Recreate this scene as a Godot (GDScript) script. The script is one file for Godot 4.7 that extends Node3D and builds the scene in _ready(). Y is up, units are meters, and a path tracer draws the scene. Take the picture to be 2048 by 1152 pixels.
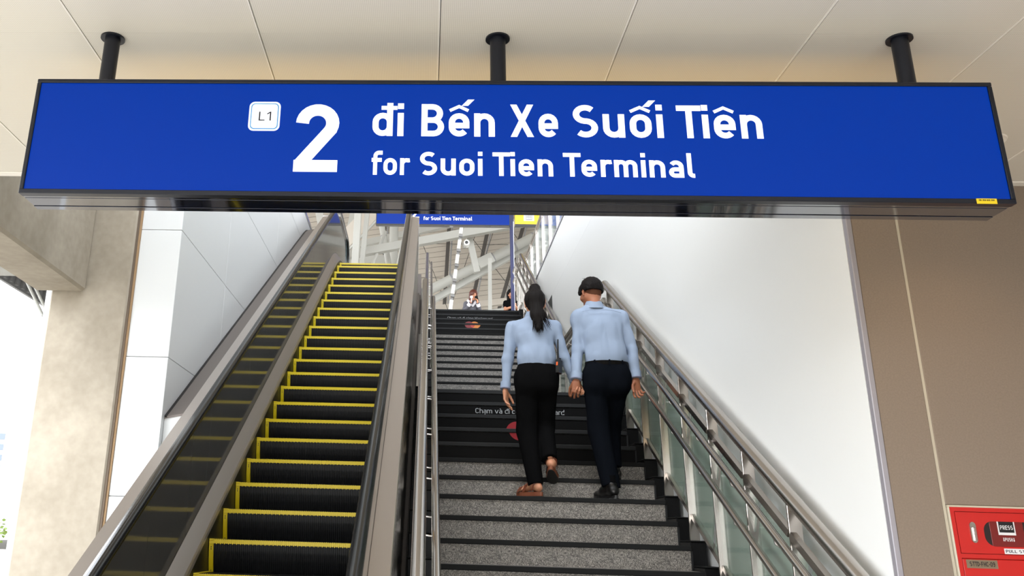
extends Node3D
# A metro station entrance: escalator and stairs rising to the upper concourse, a hanging direction sign in front.
# Units metres, y up, lower floor at y = 0, the flights rise towards -z.

# ------------------------------------------------------------------ mesh builder
class MB:
	var v := PackedVector3Array()
	var n := PackedVector3Array()
	func tri(a: Vector3, b: Vector3, c: Vector3, na: Vector3, nb: Vector3, nc: Vector3) -> void:
		v.append(a); v.append(c); v.append(b)
		n.append(na); n.append(nc); n.append(nb)
	func quad(a: Vector3, b: Vector3, c: Vector3, d: Vector3) -> void:
		var m := (b - a).cross(c - a)
		if m.length() < 1e-12:
			m = (c - a).cross(d - a)
		m = m.normalized()
		tri(a, b, c, m, m, m); tri(a, c, d, m, m, m)
	func squad(a: Vector3, b: Vector3, c: Vector3, d: Vector3, na: Vector3, nb: Vector3, nc: Vector3, nd: Vector3) -> void:
		tri(a, b, c, na, nb, nc); tri(a, c, d, na, nc, nd)
	func flat(a: Vector3, b: Vector3, c: Vector3) -> void:
		var m := (b - a).cross(c - a).normalized()
		tri(a, b, c, m, m, m)
	func box(x0: float, y0: float, z0: float, x1: float, y1: float, z1: float) -> MB:
		var t := Transform3D(Basis.IDENTITY, Vector3((x0 + x1) / 2, (y0 + y1) / 2, (z0 + z1) / 2))
		return obox(t, Vector3(absf(x1 - x0), absf(y1 - y0), absf(z1 - z0)))
	func obox(t: Transform3D, s: Vector3) -> MB:
		var h := s / 2
		var p := []
		for k in 8:
			p.append(t * Vector3(h.x if k & 1 else -h.x, h.y if k & 2 else -h.y, h.z if k & 4 else -h.z))
		quad(p[4], p[5], p[7], p[6]); quad(p[1], p[0], p[2], p[3]); quad(p[5], p[1], p[3], p[7])
		quad(p[0], p[4], p[6], p[2]); quad(p[6], p[7], p[3], p[2]); quad(p[0], p[1], p[5], p[4])
		return self
	# box with chamfered edges
	func cbox(x0: float, y0: float, z0: float, x1: float, y1: float, z1: float, c: float) -> MB:
		return cobox(Transform3D(Basis.IDENTITY, Vector3((x0 + x1) / 2, (y0 + y1) / 2, (z0 + z1) / 2)), Vector3(absf(x1 - x0), absf(y1 - y0), absf(z1 - z0)), c)
	func cobox(t: Transform3D, s: Vector3, c: float) -> MB:
		var h := s / 2
		c = minf(c, minf(h.x, minf(h.y, h.z)) * 0.9)
		for ax in 3:
			var u := (ax + 1) % 3
			var w := (ax + 2) % 3
			for sg in [-1.0, 1.0]:
				var q := []
				for k in [[-1, -1], [1, -1], [1, 1], [-1, 1]]:
					var p := Vector3.ZERO
					p[ax] = sg * h[ax]; p[u] = k[0] * (h[u] - c); p[w] = k[1] * (h[w] - c)
					q.append(t * p)
				if sg > 0: quad(q[0], q[1], q[2], q[3])
				else: quad(q[3], q[2], q[1], q[0])
			# chamfers along axis ax
			for k in [[1, 1], [-1, 1], [-1, -1], [1, -1]]:
				var a := Vector3.ZERO
				var b := Vector3.ZERO
				a[u] = k[0] * h[u]; a[w] = k[1] * (h[w] - c)
				b[u] = k[0] * (h[u] - c); b[w] = k[1] * h[w]
				var e := Vector3.ZERO
				e[ax] = h[ax] - c
				var out: Vector3 = t.basis * (a + b)
				var q0 := t * (a - e); var q1 := t * (a + e); var q2 := t * (b + e); var q3 := t * (b - e)
				if (q1 - q0).cross(q2 - q0).dot(out) > 0: quad(q0, q1, q2, q3)
				else: quad(q3, q2, q1, q0)
		for k in 8:
			var sx := 1.0 if k & 1 else -1.0
			var sy := 1.0 if k & 2 else -1.0
			var sz := 1.0 if k & 4 else -1.0
			var a := t * Vector3(sx * h.x, sy * (h.y - c), sz * (h.z - c))
			var b := t * Vector3(sx * (h.x - c), sy * h.y, sz * (h.z - c))
			var d := t * Vector3(sx * (h.x - c), sy * (h.y - c), sz * h.z)
			if (b - a).cross(d - a).dot(t.basis * Vector3(sx, sy, sz)) > 0: flat(a, b, d)
			else: flat(a, d, b)
		return self
	# round tube along a path
	func tube(path: Array, r, seg := 12, cap := true) -> MB:
		var cnt := path.size()
		var prev_u := Vector3.ZERO
		var rings := []
		var norms := []
		for i in cnt:
			var d: Vector3
			if i == 0: d = path[1] - path[0]
			elif i == cnt - 1: d = path[i] - path[i - 1]
			else: d = (path[i] - path[i - 1]).normalized() + (path[i + 1] - path[i]).normalized()
			d = d.normalized()
			var u: Vector3
			if i == 0:
				u = d.cross(Vector3(0, 1, 0) if absf(d.y) < 0.9 else Vector3(1, 0, 0)).normalized()
			else:
				u = (prev_u - d * prev_u.dot(d)).normalized()
			prev_u = u
			var w := d.cross(u)
			var rr: float = r[i] if r is Array else r
			var k := 1.0
			if i > 0 and i < cnt - 1:
				k = 1.0 / maxf(0.5, d.dot((path[i + 1] - path[i]).normalized()))
			var ring := []
			var nn := []
			for s in seg:
				var a := TAU * s / seg
				var o := u * cos(a) + w * sin(a)
				ring.append(path[i] + o * rr * (k if k < 1.3 else 1.3))
				nn.append(o)
			rings.append(ring); norms.append(nn)
		for i in cnt - 1:
			for s in seg:
				var s2 := (s + 1) % seg
				squad(rings[i][s], rings[i][s2], rings[i + 1][s2], rings[i + 1][s], norms[i][s], norms[i][s2], norms[i + 1][s2], norms[i + 1][s])
		if cap:
			for s in range(1, seg - 1):
				flat(rings[0][0], rings[0][s + 1], rings[0][s])
				flat(rings[cnt - 1][0], rings[cnt - 1][s], rings[cnt - 1][s + 1])
		return self
	# profile of (x, dy) points, closed, swept along a path of (z, y) points
	func sweep(prof: Array, path: Array, cap := true) -> MB:
		var pc := prof.size()
		var area := 0.0
		for k in pc:
			var q0: Vector2 = prof[k]
			var q1: Vector2 = prof[(k + 1) % pc]
			area += q0.x * q1.y - q1.x * q0.y
		for i in path.size() - 1:
			var A: Vector2 = path[i]
			var B: Vector2 = path[i + 1]
			for k in pc:
				var p: Vector2 = prof[k]
				var q: Vector2 = prof[(k + 1) % pc]
				var a := Vector3(p.x, A.y + p.y, A.x)
				var b := Vector3(q.x, A.y + q.y, A.x)
				var c := Vector3(q.x, B.y + q.y, B.x)
				var d := Vector3(p.x, B.y + p.y, B.x)
				if (area > 0) == (B.x > A.x): quad(a, b, c, d)
				else: quad(a, d, c, b)
		if cap:
			var poly := PackedVector2Array(prof)
			var idx := Geometry2D.triangulate_polygon(poly)
			for e in [0, path.size() - 1]:
				var P: Vector2 = path[e]
				for k in range(0, idx.size(), 3):
					var a := Vector3(poly[idx[k]].x, P.y + poly[idx[k]].y, P.x)
					var b := Vector3(poly[idx[k + 1]].x, P.y + poly[idx[k + 1]].y, P.x)
					var c := Vector3(poly[idx[k + 2]].x, P.y + poly[idx[k + 2]].y, P.x)
					var want := 1.0 if (path[path.size() - 1].x > path[0].x) == (e != 0) else -1.0
					if (b - a).cross(c - a).z * want > 0: flat(a, b, c)
					else: flat(a, c, b)
		return self
	# polygon (local x, y) extruded from local z0 to z1, placed by t
	func extrude(poly: PackedVector2Array, z0: float, z1: float, t := Transform3D.IDENTITY) -> MB:
		var idx := Geometry2D.triangulate_polygon(poly)
		var cw := Geometry2D.is_polygon_clockwise(poly)
		for k in range(0, idx.size(), 3):
			var a := poly[idx[k]]
			var b := poly[idx[k + 1]]
			var c := poly[idx[k + 2]]
			if (b - a).cross(c - a) < 0:
				var m := b
				b = c; c = m
			flat(t * Vector3(a.x, a.y, z1), t * Vector3(b.x, b.y, z1), t * Vector3(c.x, c.y, z1))
			flat(t * Vector3(a.x, a.y, z0), t * Vector3(c.x, c.y, z0), t * Vector3(b.x, b.y, z0))
		for k in poly.size():
			var a := poly[k]
			var b := poly[(k + 1) % poly.size()]
			if cw:
				var m := a
				a = b; b = m
			quad(t * Vector3(a.x, a.y, z0), t * Vector3(b.x, b.y, z0), t * Vector3(b.x, b.y, z1), t * Vector3(a.x, a.y, z1))
		return self
	# stroke of width w along points (local x, y) in plane z
	func stroke(pts: PackedVector2Array, w: float, t: Transform3D, closed := false) -> void:
		var c := pts.size()
		var L := []
		var R := []
		for i in c:
			var d0: Vector2
			var d1: Vector2
			if closed:
				d0 = (pts[i] - pts[(i - 1 + c) % c]).normalized()
				d1 = (pts[(i + 1) % c] - pts[i]).normalized()
			else:
				d0 = (pts[i] - pts[maxi(i - 1, 0)]).normalized() if i > 0 else (pts[1] - pts[0]).normalized()
				d1 = (pts[mini(i + 1, c - 1)] - pts[i]).normalized() if i < c - 1 else d0
			var n0 := Vector2(-d0.y, d0.x)
			var n1 := Vector2(-d1.y, d1.x)
			var m := (n0 + n1).normalized()
			var k := 1.0 / maxf(0.35, m.dot(n0))
			L.append(pts[i] + m * w / 2 * k)
			R.append(pts[i] - m * w / 2 * k)
		for i in (c if closed else c - 1):
			var j := (i + 1) % c
			quad(t * Vector3(R[i].x, R[i].y, 0), t * Vector3(R[j].x, R[j].y, 0), t * Vector3(L[j].x, L[j].y, 0), t * Vector3(L[i].x, L[i].y, 0))
	func lathe(prof: Array, seg: int, t := Transform3D.IDENTITY) -> MB: # prof of (r, y), bottom to top
		for i in prof.size() - 1:
			var p: Vector2 = prof[i]
			var q: Vector2 = prof[i + 1]
			var nn := Vector2(q.y - p.y, p.x - q.x).normalized()
			for s in seg:
				var a0 := TAU * s / seg
				var a1 := TAU * (s + 1) / seg
				var e0 := Vector3(cos(a0), 0, -sin(a0))
				var e1 := Vector3(cos(a1), 0, -sin(a1))
				var up := Vector3(0, 1, 0)
				squad(t * (e0 * p.x + up * p.y), t * (e1 * p.x + up * p.y), t * (e1 * q.x + up * q.y), t * (e0 * q.x + up * q.y),
					(t.basis * (e0 * nn.x + up * nn.y)).normalized(), (t.basis * (e1 * nn.x + up * nn.y)).normalized(), (t.basis * (e1 * nn.x + up * nn.y)).normalized(), (t.basis * (e0 * nn.x + up * nn.y)).normalized())
		return self
	func mesh() -> ArrayMesh:
		var arr := []
		arr.resize(Mesh.ARRAY_MAX)
		arr[Mesh.ARRAY_VERTEX] = v
		arr[Mesh.ARRAY_NORMAL] = n
		var m := ArrayMesh.new()
		m.add_surface_from_arrays(Mesh.PRIMITIVE_TRIANGLES, arr)
		return m

# ------------------------------------------------------------------ scene helpers
var taken := {}
var MT := {}

func numbered(called: String) -> String:
	var k: int = taken.get(called, 0)
	taken[called] = k + 1
	return called if k == 0 else "%s_%03d" % [called, k]

func thing(called: String, label: String, category: String, at := Vector3.ZERO, group := "", turn := 0.0) -> Node3D:
	var o := Node3D.new()
	o.name = numbered(called)
	add_child(o)
	o.position = at
	o.rotation.y = turn
	o.set_meta("label", label)
	o.set_meta("category", category)
	if group != "": o.set_meta("group", group)
	return o

func struct(called: String) -> Node3D:
	var o := Node3D.new()
	o.name = called
	add_child(o)
	o.set_meta("kind", "structure")
	return o

# a mesh built in world coordinates, put under a parent that stands at parent.position
func part(parent: Node3D, called: String, b, m: Material, label := "") -> MeshInstance3D:
	var o := MeshInstance3D.new()
	o.name = called
	o.mesh = b.mesh() if b is MB else b
	o.material_override = m
	parent.add_child(o, true)
	var t := Transform3D.IDENTITY
	var p: Node = parent
	while p is Node3D and p != self:
		t = p.transform * t
		p = p.get_parent()
	o.transform = t.affine_inverse()
	if label != "": o.set_meta("label", label)
	return o

# the same, but the mesh is in the parent's own coordinates, moved by at
func lpart(parent: Node3D, called: String, b, m: Material, at := Vector3.ZERO) -> MeshInstance3D:
	var o := MeshInstance3D.new()
	o.name = called
	o.mesh = b.mesh() if b is MB else b
	o.material_override = m
	parent.add_child(o, true)
	o.position = at
	return o

func mat(called: String, c: Color, rough := 0.6, metal := 0.0, spec := 0.5) -> StandardMaterial3D:
	var m := StandardMaterial3D.new()
	m.resource_name = called
	m.albedo_color = c
	m.roughness = rough
	m.metallic = metal
	m.metallic_specular = spec
	MT[called] = m
	return m

func tri_tex(m: StandardMaterial3D, img: Image, scale: Vector3) -> void:
	m.albedo_texture = ImageTexture.create_from_image(img)
	m.uv1_triplanar = true
	m.uv1_world_triplanar = true
	m.uv1_scale = scale

func noise_img(size: int, seed_: int, kind: int, freq: float, oct := 1) -> Image:
	var f := FastNoiseLite.new()
	f.seed = seed_
	f.noise_type = kind
	f.frequency = freq
	f.fractal_type = FastNoiseLite.FRACTAL_FBM if oct > 1 else FastNoiseLite.FRACTAL_NONE
	f.fractal_octaves = oct
	f.cellular_return_type = FastNoiseLite.RETURN_CELL_VALUE
	f.cellular_distance_function = FastNoiseLite.DISTANCE_EUCLIDEAN
	return f.get_seamless_image(size, size, false, false, 0.15, true)

# greys mixed from noise layers: base + sum of amp * (noise - 0.5)
func tone_img(size: int, layers: Array, base: Color, tints: Array) -> Image:
	var im := Image.create(size, size, false, Image.FORMAT_RGB8)
	var d := []
	for l in layers: d.append(l.get_data())
	for y in size:
		for x in size:
			var c := base
			for k in d.size():
				var q: float = d[k][y * size + x] / 255.0 - 0.5
				var w: Color = tints[k]
				c.r += w.r * q; c.g += w.g * q; c.b += w.b * q
			im.set_pixel(x, y, Color(clampf(c.r, 0, 1), clampf(c.g, 0, 1), clampf(c.b, 0, 1)))
	return im

# ------------------------------------------------------------------ light, camera
func set_camera() -> void:
	var cam := Camera3D.new()
	cam.name = "camera"
	add_child(cam)
	cam.position = Vector3(0, 1.55, 0)
	cam.basis = Basis(Vector3.UP, deg_to_rad(3.24403)) * Basis(Vector3.RIGHT, deg_to_rad(18.73554)) * Basis(Vector3.BACK, deg_to_rad(1.81789))
	cam.projection = Camera3D.PROJECTION_FRUSTUM
	cam.near = 0.1
	cam.far = 400.0
	cam.size = 1152.0 / 1765.27 * 0.1
	cam.frustum_offset = Vector2((1024.0 - 763.28) / 1765.27 * 0.1, -(576.0 - 478.61) / 1765.27 * 0.1)
	cam.current = true

func set_light() -> void:
	var env := Environment.new()
	env.background_mode = Environment.BG_SKY
	var sm := ProceduralSkyMaterial.new()
	sm.sky_top_color = Color(0.95, 0.97, 1.0)
	sm.sky_horizon_color = Color(1.0, 1.0, 1.0)
	sm.ground_horizon_color = Color(0.8, 0.8, 0.78)
	sm.ground_bottom_color = Color(0.5, 0.49, 0.47)
	sm.sky_energy_multiplier = SKY
	sm.ground_energy_multiplier = 1.0
	var sk := Sky.new()
	sk.sky_material = sm
	env.sky = sk
	env.ambient_light_source = Environment.AMBIENT_SOURCE_SKY
	env.tonemap_mode = Environment.TONE_MAPPER_LINEAR
	env.tonemap_exposure = EXPOSURE
	env.sdfgi_enabled = true
	env.ssao_enabled = true
	env.ssil_enabled = true
	var we := WorldEnvironment.new()
	we.name = "world"
	we.environment = env
	add_child(we)
	# hazy daylight from the open street side
	var sun := DirectionalLight3D.new()
	sun.name = "sun"
	sun.light_energy = SUN
	sun.light_color = Color(1.0, 0.97, 0.92)
	sun.light_angular_distance = 30.0
	sun.shadow_enabled = true
	sun.sky_mode = DirectionalLight3D.SKY_MODE_LIGHT_ONLY
	add_child(sun)
	sun.look_at_from_position(Vector3.ZERO, Vector3(0.45, -0.75, -0.5), Vector3.UP)

const SKY := 2.7
const SUN := 0.45
const EXPOSURE := 0.74

# ------------------------------------------------------------------ materials
func make_materials() -> void:
	var m: StandardMaterial3D
	var g1 := noise_img(512, 11, FastNoiseLite.TYPE_CELLULAR, 0.20)
	var g2 := noise_img(512, 12, FastNoiseLite.TYPE_CELLULAR, 0.09)
	var g3 := noise_img(512, 13, FastNoiseLite.TYPE_SIMPLEX_SMOOTH, 0.012, 3)
	m = mat("granite", Color.WHITE, 0.55)
	tri_tex(m, tone_img(512, [g1, g2, g3], Color(0.445, 0.430, 0.410), [Color(0.36, 0.35, 0.33), Color(0.15, 0.145, 0.14), Color(0.06, 0.06, 0.055)]), Vector3.ONE * 2.7)
	m = mat("black_stone", Color(0.055, 0.058, 0.062), 0.4, 0.0, 0.3)
	m = mat("nosing", Color(0.115, 0.117, 0.118), 0.7, 0.0, 0.25)
	m = mat("film_nosing", Color(0.14, 0.144, 0.148), 0.5, 0.0, 0.3)
	m = mat("film", Color(0.05, 0.05, 0.052), 0.5, 0.0, 0.2)
	m = mat("film_text", Color(0.62, 0.63, 0.64), 0.5)
	m = mat("film_red", Color(0.52, 0.03, 0.09), 0.5)
	m = mat("film_orange", Color(0.86, 0.50, 0.13), 0.5)
	m = mat("film_mix", Color(0.74, 0.22, 0.12), 0.5)
	# concrete
	var c1 := noise_img(512, 21, FastNoiseLite.TYPE_SIMPLEX_SMOOTH, 0.006, 5)
	var c2 := noise_img(512, 22, FastNoiseLite.TYPE_SIMPLEX_SMOOTH, 0.05, 3)
	m = mat("concrete", Color.WHITE, 0.85)
	tri_tex(m, tone_img(512, [c1, c2], Color(0.625, 0.59, 0.53), [Color(0.10, 0.1, 0.1), Color(0.05, 0.05, 0.048)]), Vector3(0.45, 0.45, 0.45))
	m = mat("floor_stone", Color.WHITE, 0.35)
	tri_tex(m, tone_img(256, [g1.duplicate(), c2.duplicate()].map(func(i): i.resize(256, 256); return i), Color(0.78, 0.765, 0.73), [Color(0.12, 0.12, 0.12), Color(0.06, 0.06, 0.06)]), Vector3.ONE * 0.8)
	m = mat("pavement", Color(0.62, 0.6, 0.57), 0.9)
	# ceiling: cream metal panels with fine perforated rows
	var ci := Image.create(64, 64, false, Image.FORMAT_RGB8)
	for y in 64:
		for x in 64:
			var hole := Vector2(x % 8 - 3.5, y % 8 - 3.5).length() < 1.9
			ci.set_pixel(x, y, Color(0.77, 0.745, 0.69) if hole else Color(0.88, 0.855, 0.805))
	m = mat("ceiling_panel", Color.WHITE, 0.55)
	tri_tex(m, ci, Vector3.ONE * 20.0)
	m = mat("ceiling_trim", Color(0.92, 0.90, 0.86), 0.5)
	m = mat("ceiling_void", Color(0.35, 0.34, 0.33), 0.9)
	# walls
	m = mat("white_panel", Color(0.86, 0.87, 0.87), 0.38)
	m = mat("white_wall", Color(0.905, 0.915, 0.915), 0.42)
	m = mat("seam", Color(0.45, 0.45, 0.44), 0.8)
	var w1 := noise_img(256, 31, FastNoiseLite.TYPE_SIMPLEX_SMOOTH, 0.12, 3)
	m = mat("taupe_wall", Color.WHITE, 0.62)
	tri_tex(m, tone_img(256, [w1], Color(0.50, 0.447, 0.395), [Color(0.035, 0.035, 0.035)]), Vector3.ONE * 3.0)
	m = mat("taupe_seam", Color(0.72, 0.69, 0.62), 0.6)
	m = mat("grey_trim", Color(0.60, 0.59, 0.62), 0.45, 0.3)
	m = mat("white_paint", Color(0.69, 0.70, 0.71), 0.5)
	m = mat("sealant", Color(0.62, 0.51, 0.38), 0.8)
	m = mat("groove", Color(0.40, 0.35, 0.30), 0.9)
	# metals
	m = mat("steel", Color(0.72, 0.695, 0.67), 0.22, 0.97)
	m = mat("deck_steel", Color(0.725, 0.695, 0.67), 0.38, 0.85)
	m = mat("skirt_steel", Color(0.15, 0.15, 0.155), 0.4, 0.6)
	m = mat("polished_steel", Color(0.85, 0.84, 0.84), 0.16, 1.0)
	m = mat("plinth", Color(0.46, 0.43, 0.41), 0.55, 0.3)
	m = mat("side_cladding", Color(0.20, 0.19, 0.165), 0.25, 0.85)
	m = mat("dark_glass", Color(0.285, 0.285, 0.28), 0.08, 0.0, 0.22)
	m = mat("rubber", Color(0.028, 0.03, 0.034), 0.22, 0.0, 0.55)
	m = mat("step_black", Color(0.062, 0.066, 0.075), 0.42, 0.35)
	m = mat("step_yellow", Color(0.80, 0.71, 0.03), 0.45)
	m = mat("dot_black", Color(0.05, 0.05, 0.04), 0.6)
	m = mat("glass", Color(0.60, 0.69, 0.63, 0.42), 0.08, 0.0, 0.5)
	m.transparency = BaseMaterial3D.TRANSPARENCY_ALPHA
	m = mat("clear_glass", Color(0.62, 0.74, 0.76, 0.22), 0.05, 0.0, 0.5)
	m.transparency = BaseMaterial3D.TRANSPARENCY_ALPHA
	# sign
	m = mat("sign_frame", Color(0.055, 0.075, 0.125), 0.3, 0.2)
	m = mat("sign_under", Color(0.07, 0.10, 0.19), 0.07, 0.55, 0.8)
	m.clearcoat_enabled = true; m.clearcoat = 1.0; m.clearcoat_roughness = 0.05
	m = mat("sign_blue", Color(0.0, 0.10, 0.36), 0.34, 0.0, 0.22)
	m.emission_enabled = true; m.emission = Color(0.0, 0.235, 0.68); m.emission_energy_multiplier = 0.86
	m = mat("sign_white", Color(0.85, 0.86, 0.88), 0.3)
	m.emission_enabled = true; m.emission = Color(0.9, 0.92, 1.0); m.emission_energy_multiplier = 0.62
	m = mat("sign_rear", Color(0.85, 0.70, 0.12), 0.4)
	m.emission_enabled = true; m.emission = Color(1.0, 0.80, 0.35); m.emission_energy_multiplier = 1.0
	m = mat("lamp_glow", Color(0.9, 0.85, 0.75), 0.5)
	m.emission_enabled = true; m.emission = Color(1.0, 0.85, 0.65); m.emission_energy_multiplier = 1.5
	m = mat("sign_ink", Color(0.04, 0.04, 0.06), 0.4)
	m = mat("sign_skyblue", Color(0.30, 0.58, 0.80), 0.4)
	m = mat("sign_pipe", Color(0.05, 0.065, 0.11), 0.38, 0.2)
	m = mat("sticker_yellow", Color(0.88, 0.76, 0.08), 0.5)
	m = mat("sign_yellow", Color(0.94, 0.80, 0.03), 0.4)
	m.emission_enabled = true; m.emission = Color(0.95, 0.8, 0.05); m.emission_energy_multiplier = 0.35
	m = mat("post_blue", Color(0.04, 0.075, 0.27), 0.4, 0.2)
	# cabinet
	m = mat("cabinet_red", Color(0.72, 0.085, 0.06), 0.4)
	m = mat("cabinet_trim", Color(0.75, 0.72, 0.65), 0.5)
	m = mat("cabinet_hole", Color(0.10, 0.02, 0.02), 0.6)
	m = mat("alarm_red", Color(0.42, 0.06, 0.05), 0.4)
	m = mat("chrome", Color(0.75, 0.74, 0.72), 0.2, 1.0)
	m = mat("label_white", Color(0.85, 0.85, 0.86), 0.5)
	m = mat("label_tan", Color(0.50, 0.44, 0.36), 0.45, 0.3)
	m = mat("ink_blue", Color(0.05, 0.07, 0.16), 0.5)
	# far roof
	m = mat("roof_panel", Color(0.75, 0.72, 0.675), 0.7)
	m = mat("roof_white", Color(0.69, 0.69, 0.665), 0.5)
	m = mat("roof_dark", Color(0.30, 0.285, 0.27), 0.7)
	m = mat("roof_grey", Color(0.56, 0.56, 0.56), 0.6)
	m = mat("wire", Color(0.22, 0.21, 0.20), 0.6)
	m = mat("fixture", Color(0.9, 0.9, 0.88), 0.4)
	m = mat("tower_wall", Color(0.78, 0.775, 0.76), 0.7)
	m = mat("tower_pane", Color(0.42, 0.46, 0.50), 0.3)
	m = mat("foliage", Color(0.40, 0.48, 0.20), 0.8)
	# people
	m = mat("skin", Color(0.74, 0.52, 0.40), 0.55)
	m.subsurf_scatter_enabled = true; m.subsurf_scatter_strength = 0.12
	m = mat("skin_tan", Color(0.60, 0.38, 0.27), 0.55)
	m.subsurf_scatter_enabled = true; m.subsurf_scatter_strength = 0.12
	m = mat("shirt_cloth", Color(0.535, 0.59, 0.672), 0.9, 0.0, 0.2)
	m = mat("cuff_trim", Color(0.36, 0.20, 0.36), 0.8)
	m = mat("black_cloth", Color(0.055, 0.055, 0.058), 0.95, 0.0, 0.08)
	m = mat("navy_cloth", Color(0.055, 0.065, 0.085), 0.95, 0.0, 0.08)
	m = mat("hair_black", Color(0.075, 0.062, 0.058), 0.62, 0.0, 0.22)
	m = mat("hair_brown", Color(0.33, 0.14, 0.09), 0.45)
	m = mat("leather_brown", Color(0.40, 0.19, 0.10), 0.5)
	m = mat("sole_brown", Color(0.45, 0.24, 0.14), 0.6)
	m = mat("sole_dark", Color(0.09, 0.08, 0.07), 0.8)
	m = mat("leather_black", Color(0.04, 0.036, 0.04), 0.3)
	m = mat("belt_leather", Color(0.05, 0.046, 0.042), 0.5, 0.0, 0.15)
	m = mat("cloth_grey", Color(0.36, 0.36, 0.39), 0.9)
	m = mat("cloth_white", Color(0.86, 0.86, 0.88), 0.85)
	m = mat("plastic_black", Color(0.045, 0.045, 0.05), 0.35)
	m = mat("lips", Color(0.62, 0.30, 0.27), 0.5)
	m = mat("orange_mark", Color(0.85, 0.35, 0.1), 0.5)
	m = mat("sock_grey", Color(0.5, 0.5, 0.5), 0.9)

# ------------------------------------------------------------------ shell
const CEIL := 3.174
const WZ := -3.89      # plane of the taupe wall and end of the ceiling
const WR := 1.90       # white wall beside the stairs
const WL := -1.95      # white panelled wall beside the escalator

func build_shell() -> void:
	var f := struct("floor")
	part(f, "floor_slab", MB.new().box(-3.4, -0.4, -9.0, 7.5, 0.0, 9.0), MT.floor_stone)
	part(f, "pavement_outside", MB.new().box(-60.0, -0.5, -70.0, -3.4, -0.08, 60.0), MT.pavement)
	# ceiling of square metal panels
	var c := struct("ceiling")
	var px := 0.6157
	for i in range(-5, 8):
		for j in range(0, 4):
			var x0 := 0.025 + px * i
			var z1 := -3.838 + px * j
			part(c, "panel", MB.new().box(x0 + 0.004, CEIL, z1 + 0.0003, x0 + px - 0.004, CEIL + 0.02, z1 + px - 0.0003), MT.ceiling_panel)
	for i in range(-5, 9):
		var xs := 0.025 + px * i
		part(c, "joint_strip", MB.new().box(xs - 0.0042, CEIL - 0.0015, -3.838, xs + 0.0014, CEIL + 0.02, -3.838 + px * 4), MT.ceiling_trim)
	part(c, "panel_field", MB.new().box(-3.055, CEIL, -3.838 + px * 4, 4.9, CEIL + 0.02, 2.2), MT.ceiling_panel)
	part(c, "backing", MB.new().box(-3.055, CEIL + 0.022, -3.86, 7.5, 3.5, 2.2), MT.ceiling_void)
	part(c, "edge_trim", MB.new().cbox(-3.055, CEIL - 0.004, WZ, 1.9, CEIL + 0.05, -3.842, 0.003).cbox(1.9, CEIL - 0.004, WZ, 7.5, CEIL + 0.05, -3.842, 0.003), MT.ceiling_trim)
	# upper storey above the ceiling
	var u := struct("wall_upper")
	part(u, "slab_edge", MB.new().box(-3.055, 3.5, WZ, 7.5, 5.8, 2.2), MT.white_wall)
	# taupe wall facing the entrance hall
	var t := struct("wall_front")
	part(t, "panel", MB.new().cbox(1.925, 0.0, WZ - 0.2, 2.124, CEIL, WZ, 0.003), MT.taupe_wall)
	part(t, "panel", MB.new().cbox(2.136, 1.752, WZ - 0.2, 7.5, CEIL, WZ, 0.003), MT.taupe_wall)
	part(t, "panel", MB.new().box(3.02, 0.0, WZ - 0.2, 7.5, 1.752, WZ), MT.taupe_wall)
	part(t, "panel", MB.new().box(2.136, 0.0, WZ - 0.2, 3.02, 0.60, WZ), MT.taupe_wall)
	part(t, "joint_strip", MB.new().box(2.124, 0.0, WZ - 0.2, 2.136, CEIL, WZ - 0.004), MT.taupe_seam)
	part(t, "corner_trim", MB.new().cbox(1.901, 0.0, WZ - 0.03, 1.925, CEIL, WZ + 0.004, 0.003), MT.grey_trim)
	part(t, "alcove_back", MB.new().box(2.136, 0.6, WZ - 0.5, 3.02, 1.752, WZ - 0.22), MT.taupe_wall)
	# far right side of the hall
	var h := struct("wall_hall")
	part(h, "hall_side", MB.new().box(3.9, 0.0, WZ, 4.1, CEIL, 4.5), MT.taupe_wall)
	# white wall beside the stairs
	var r := struct("wall_right")
	part(r, "lower_panel", MB.new().box(WR, 0.0, -13.23, WR + 0.2, 5.183, WZ - 0.031), MT.white_wall)
	part(r, "upper_panel", MB.new().box(WR, 5.1848, -19.5, WR + 0.2, 5.97, WZ - 0.031), MT.white_wall)
	part(r, "joint", MB.new().box(WR + 0.006, 5.183, -13.23, WR + 0.2, 5.1848, WZ - 0.031), MT.white_wall)
	part(r, "recess_panel", MB.new().box(WR + 0.25, 0.0, -19.5, WR + 0.45, 5.188, -12.8), MT.grey_trim)
	part(r, "top_trim", MB.new().box(WR - 0.012, 5.955, -19.5, WR + 0.2, 5.99, WZ - 0.031), MT.grey_trim)
	# white panelled wall beside the escalator: rows of panels with open joints
	var l := struct("wall_left")
	var rows := [0.0, 0.77, 1.783, 2.797, 3.812, 4.83, 5.87, 6.35]
	var cols := [-6.5, -8.1, -10.7, -13.3, -15.9, -18.5, -21.0]
	for i in rows.size() - 1:
		for j in cols.size() - 1:
			part(l, "panel", MB.new().cbox(WL - 0.03, rows[i] + 0.0022, cols[j + 1] + 0.0015, WL, rows[i + 1] - 0.0022, cols[j] - 0.0015, 0.0015), MT.white_panel)
		part(l, "panel", MB.new().cbox(-2.272, rows[i] + 0.0022, -6.53, WL - 0.0008, rows[i + 1] - 0.0022, -6.4985, 0.0015), MT.white_panel)
	part(l, "backing", MB.new().box(-2.28, 0.0, -21.0, WL - 0.032, 6.33, -6.535), MT.seam)
	part(l, "top_trim", MB.new().box(-2.0, 6.35, -21.0, WL + 0.012, 6.39, -6.5), MT.polished_steel)
	# concrete column and beam
	var col := thing("concrete_column", "bare concrete column beside the white panelled wall", "column", Vector3(-2.6, 0, -6.8))
	part(col, "shaft", MB.new().cbox(-2.909, 0.0, -7.3, -2.305, 6.2, -6.46, 0.012), MT.concrete)
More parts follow.
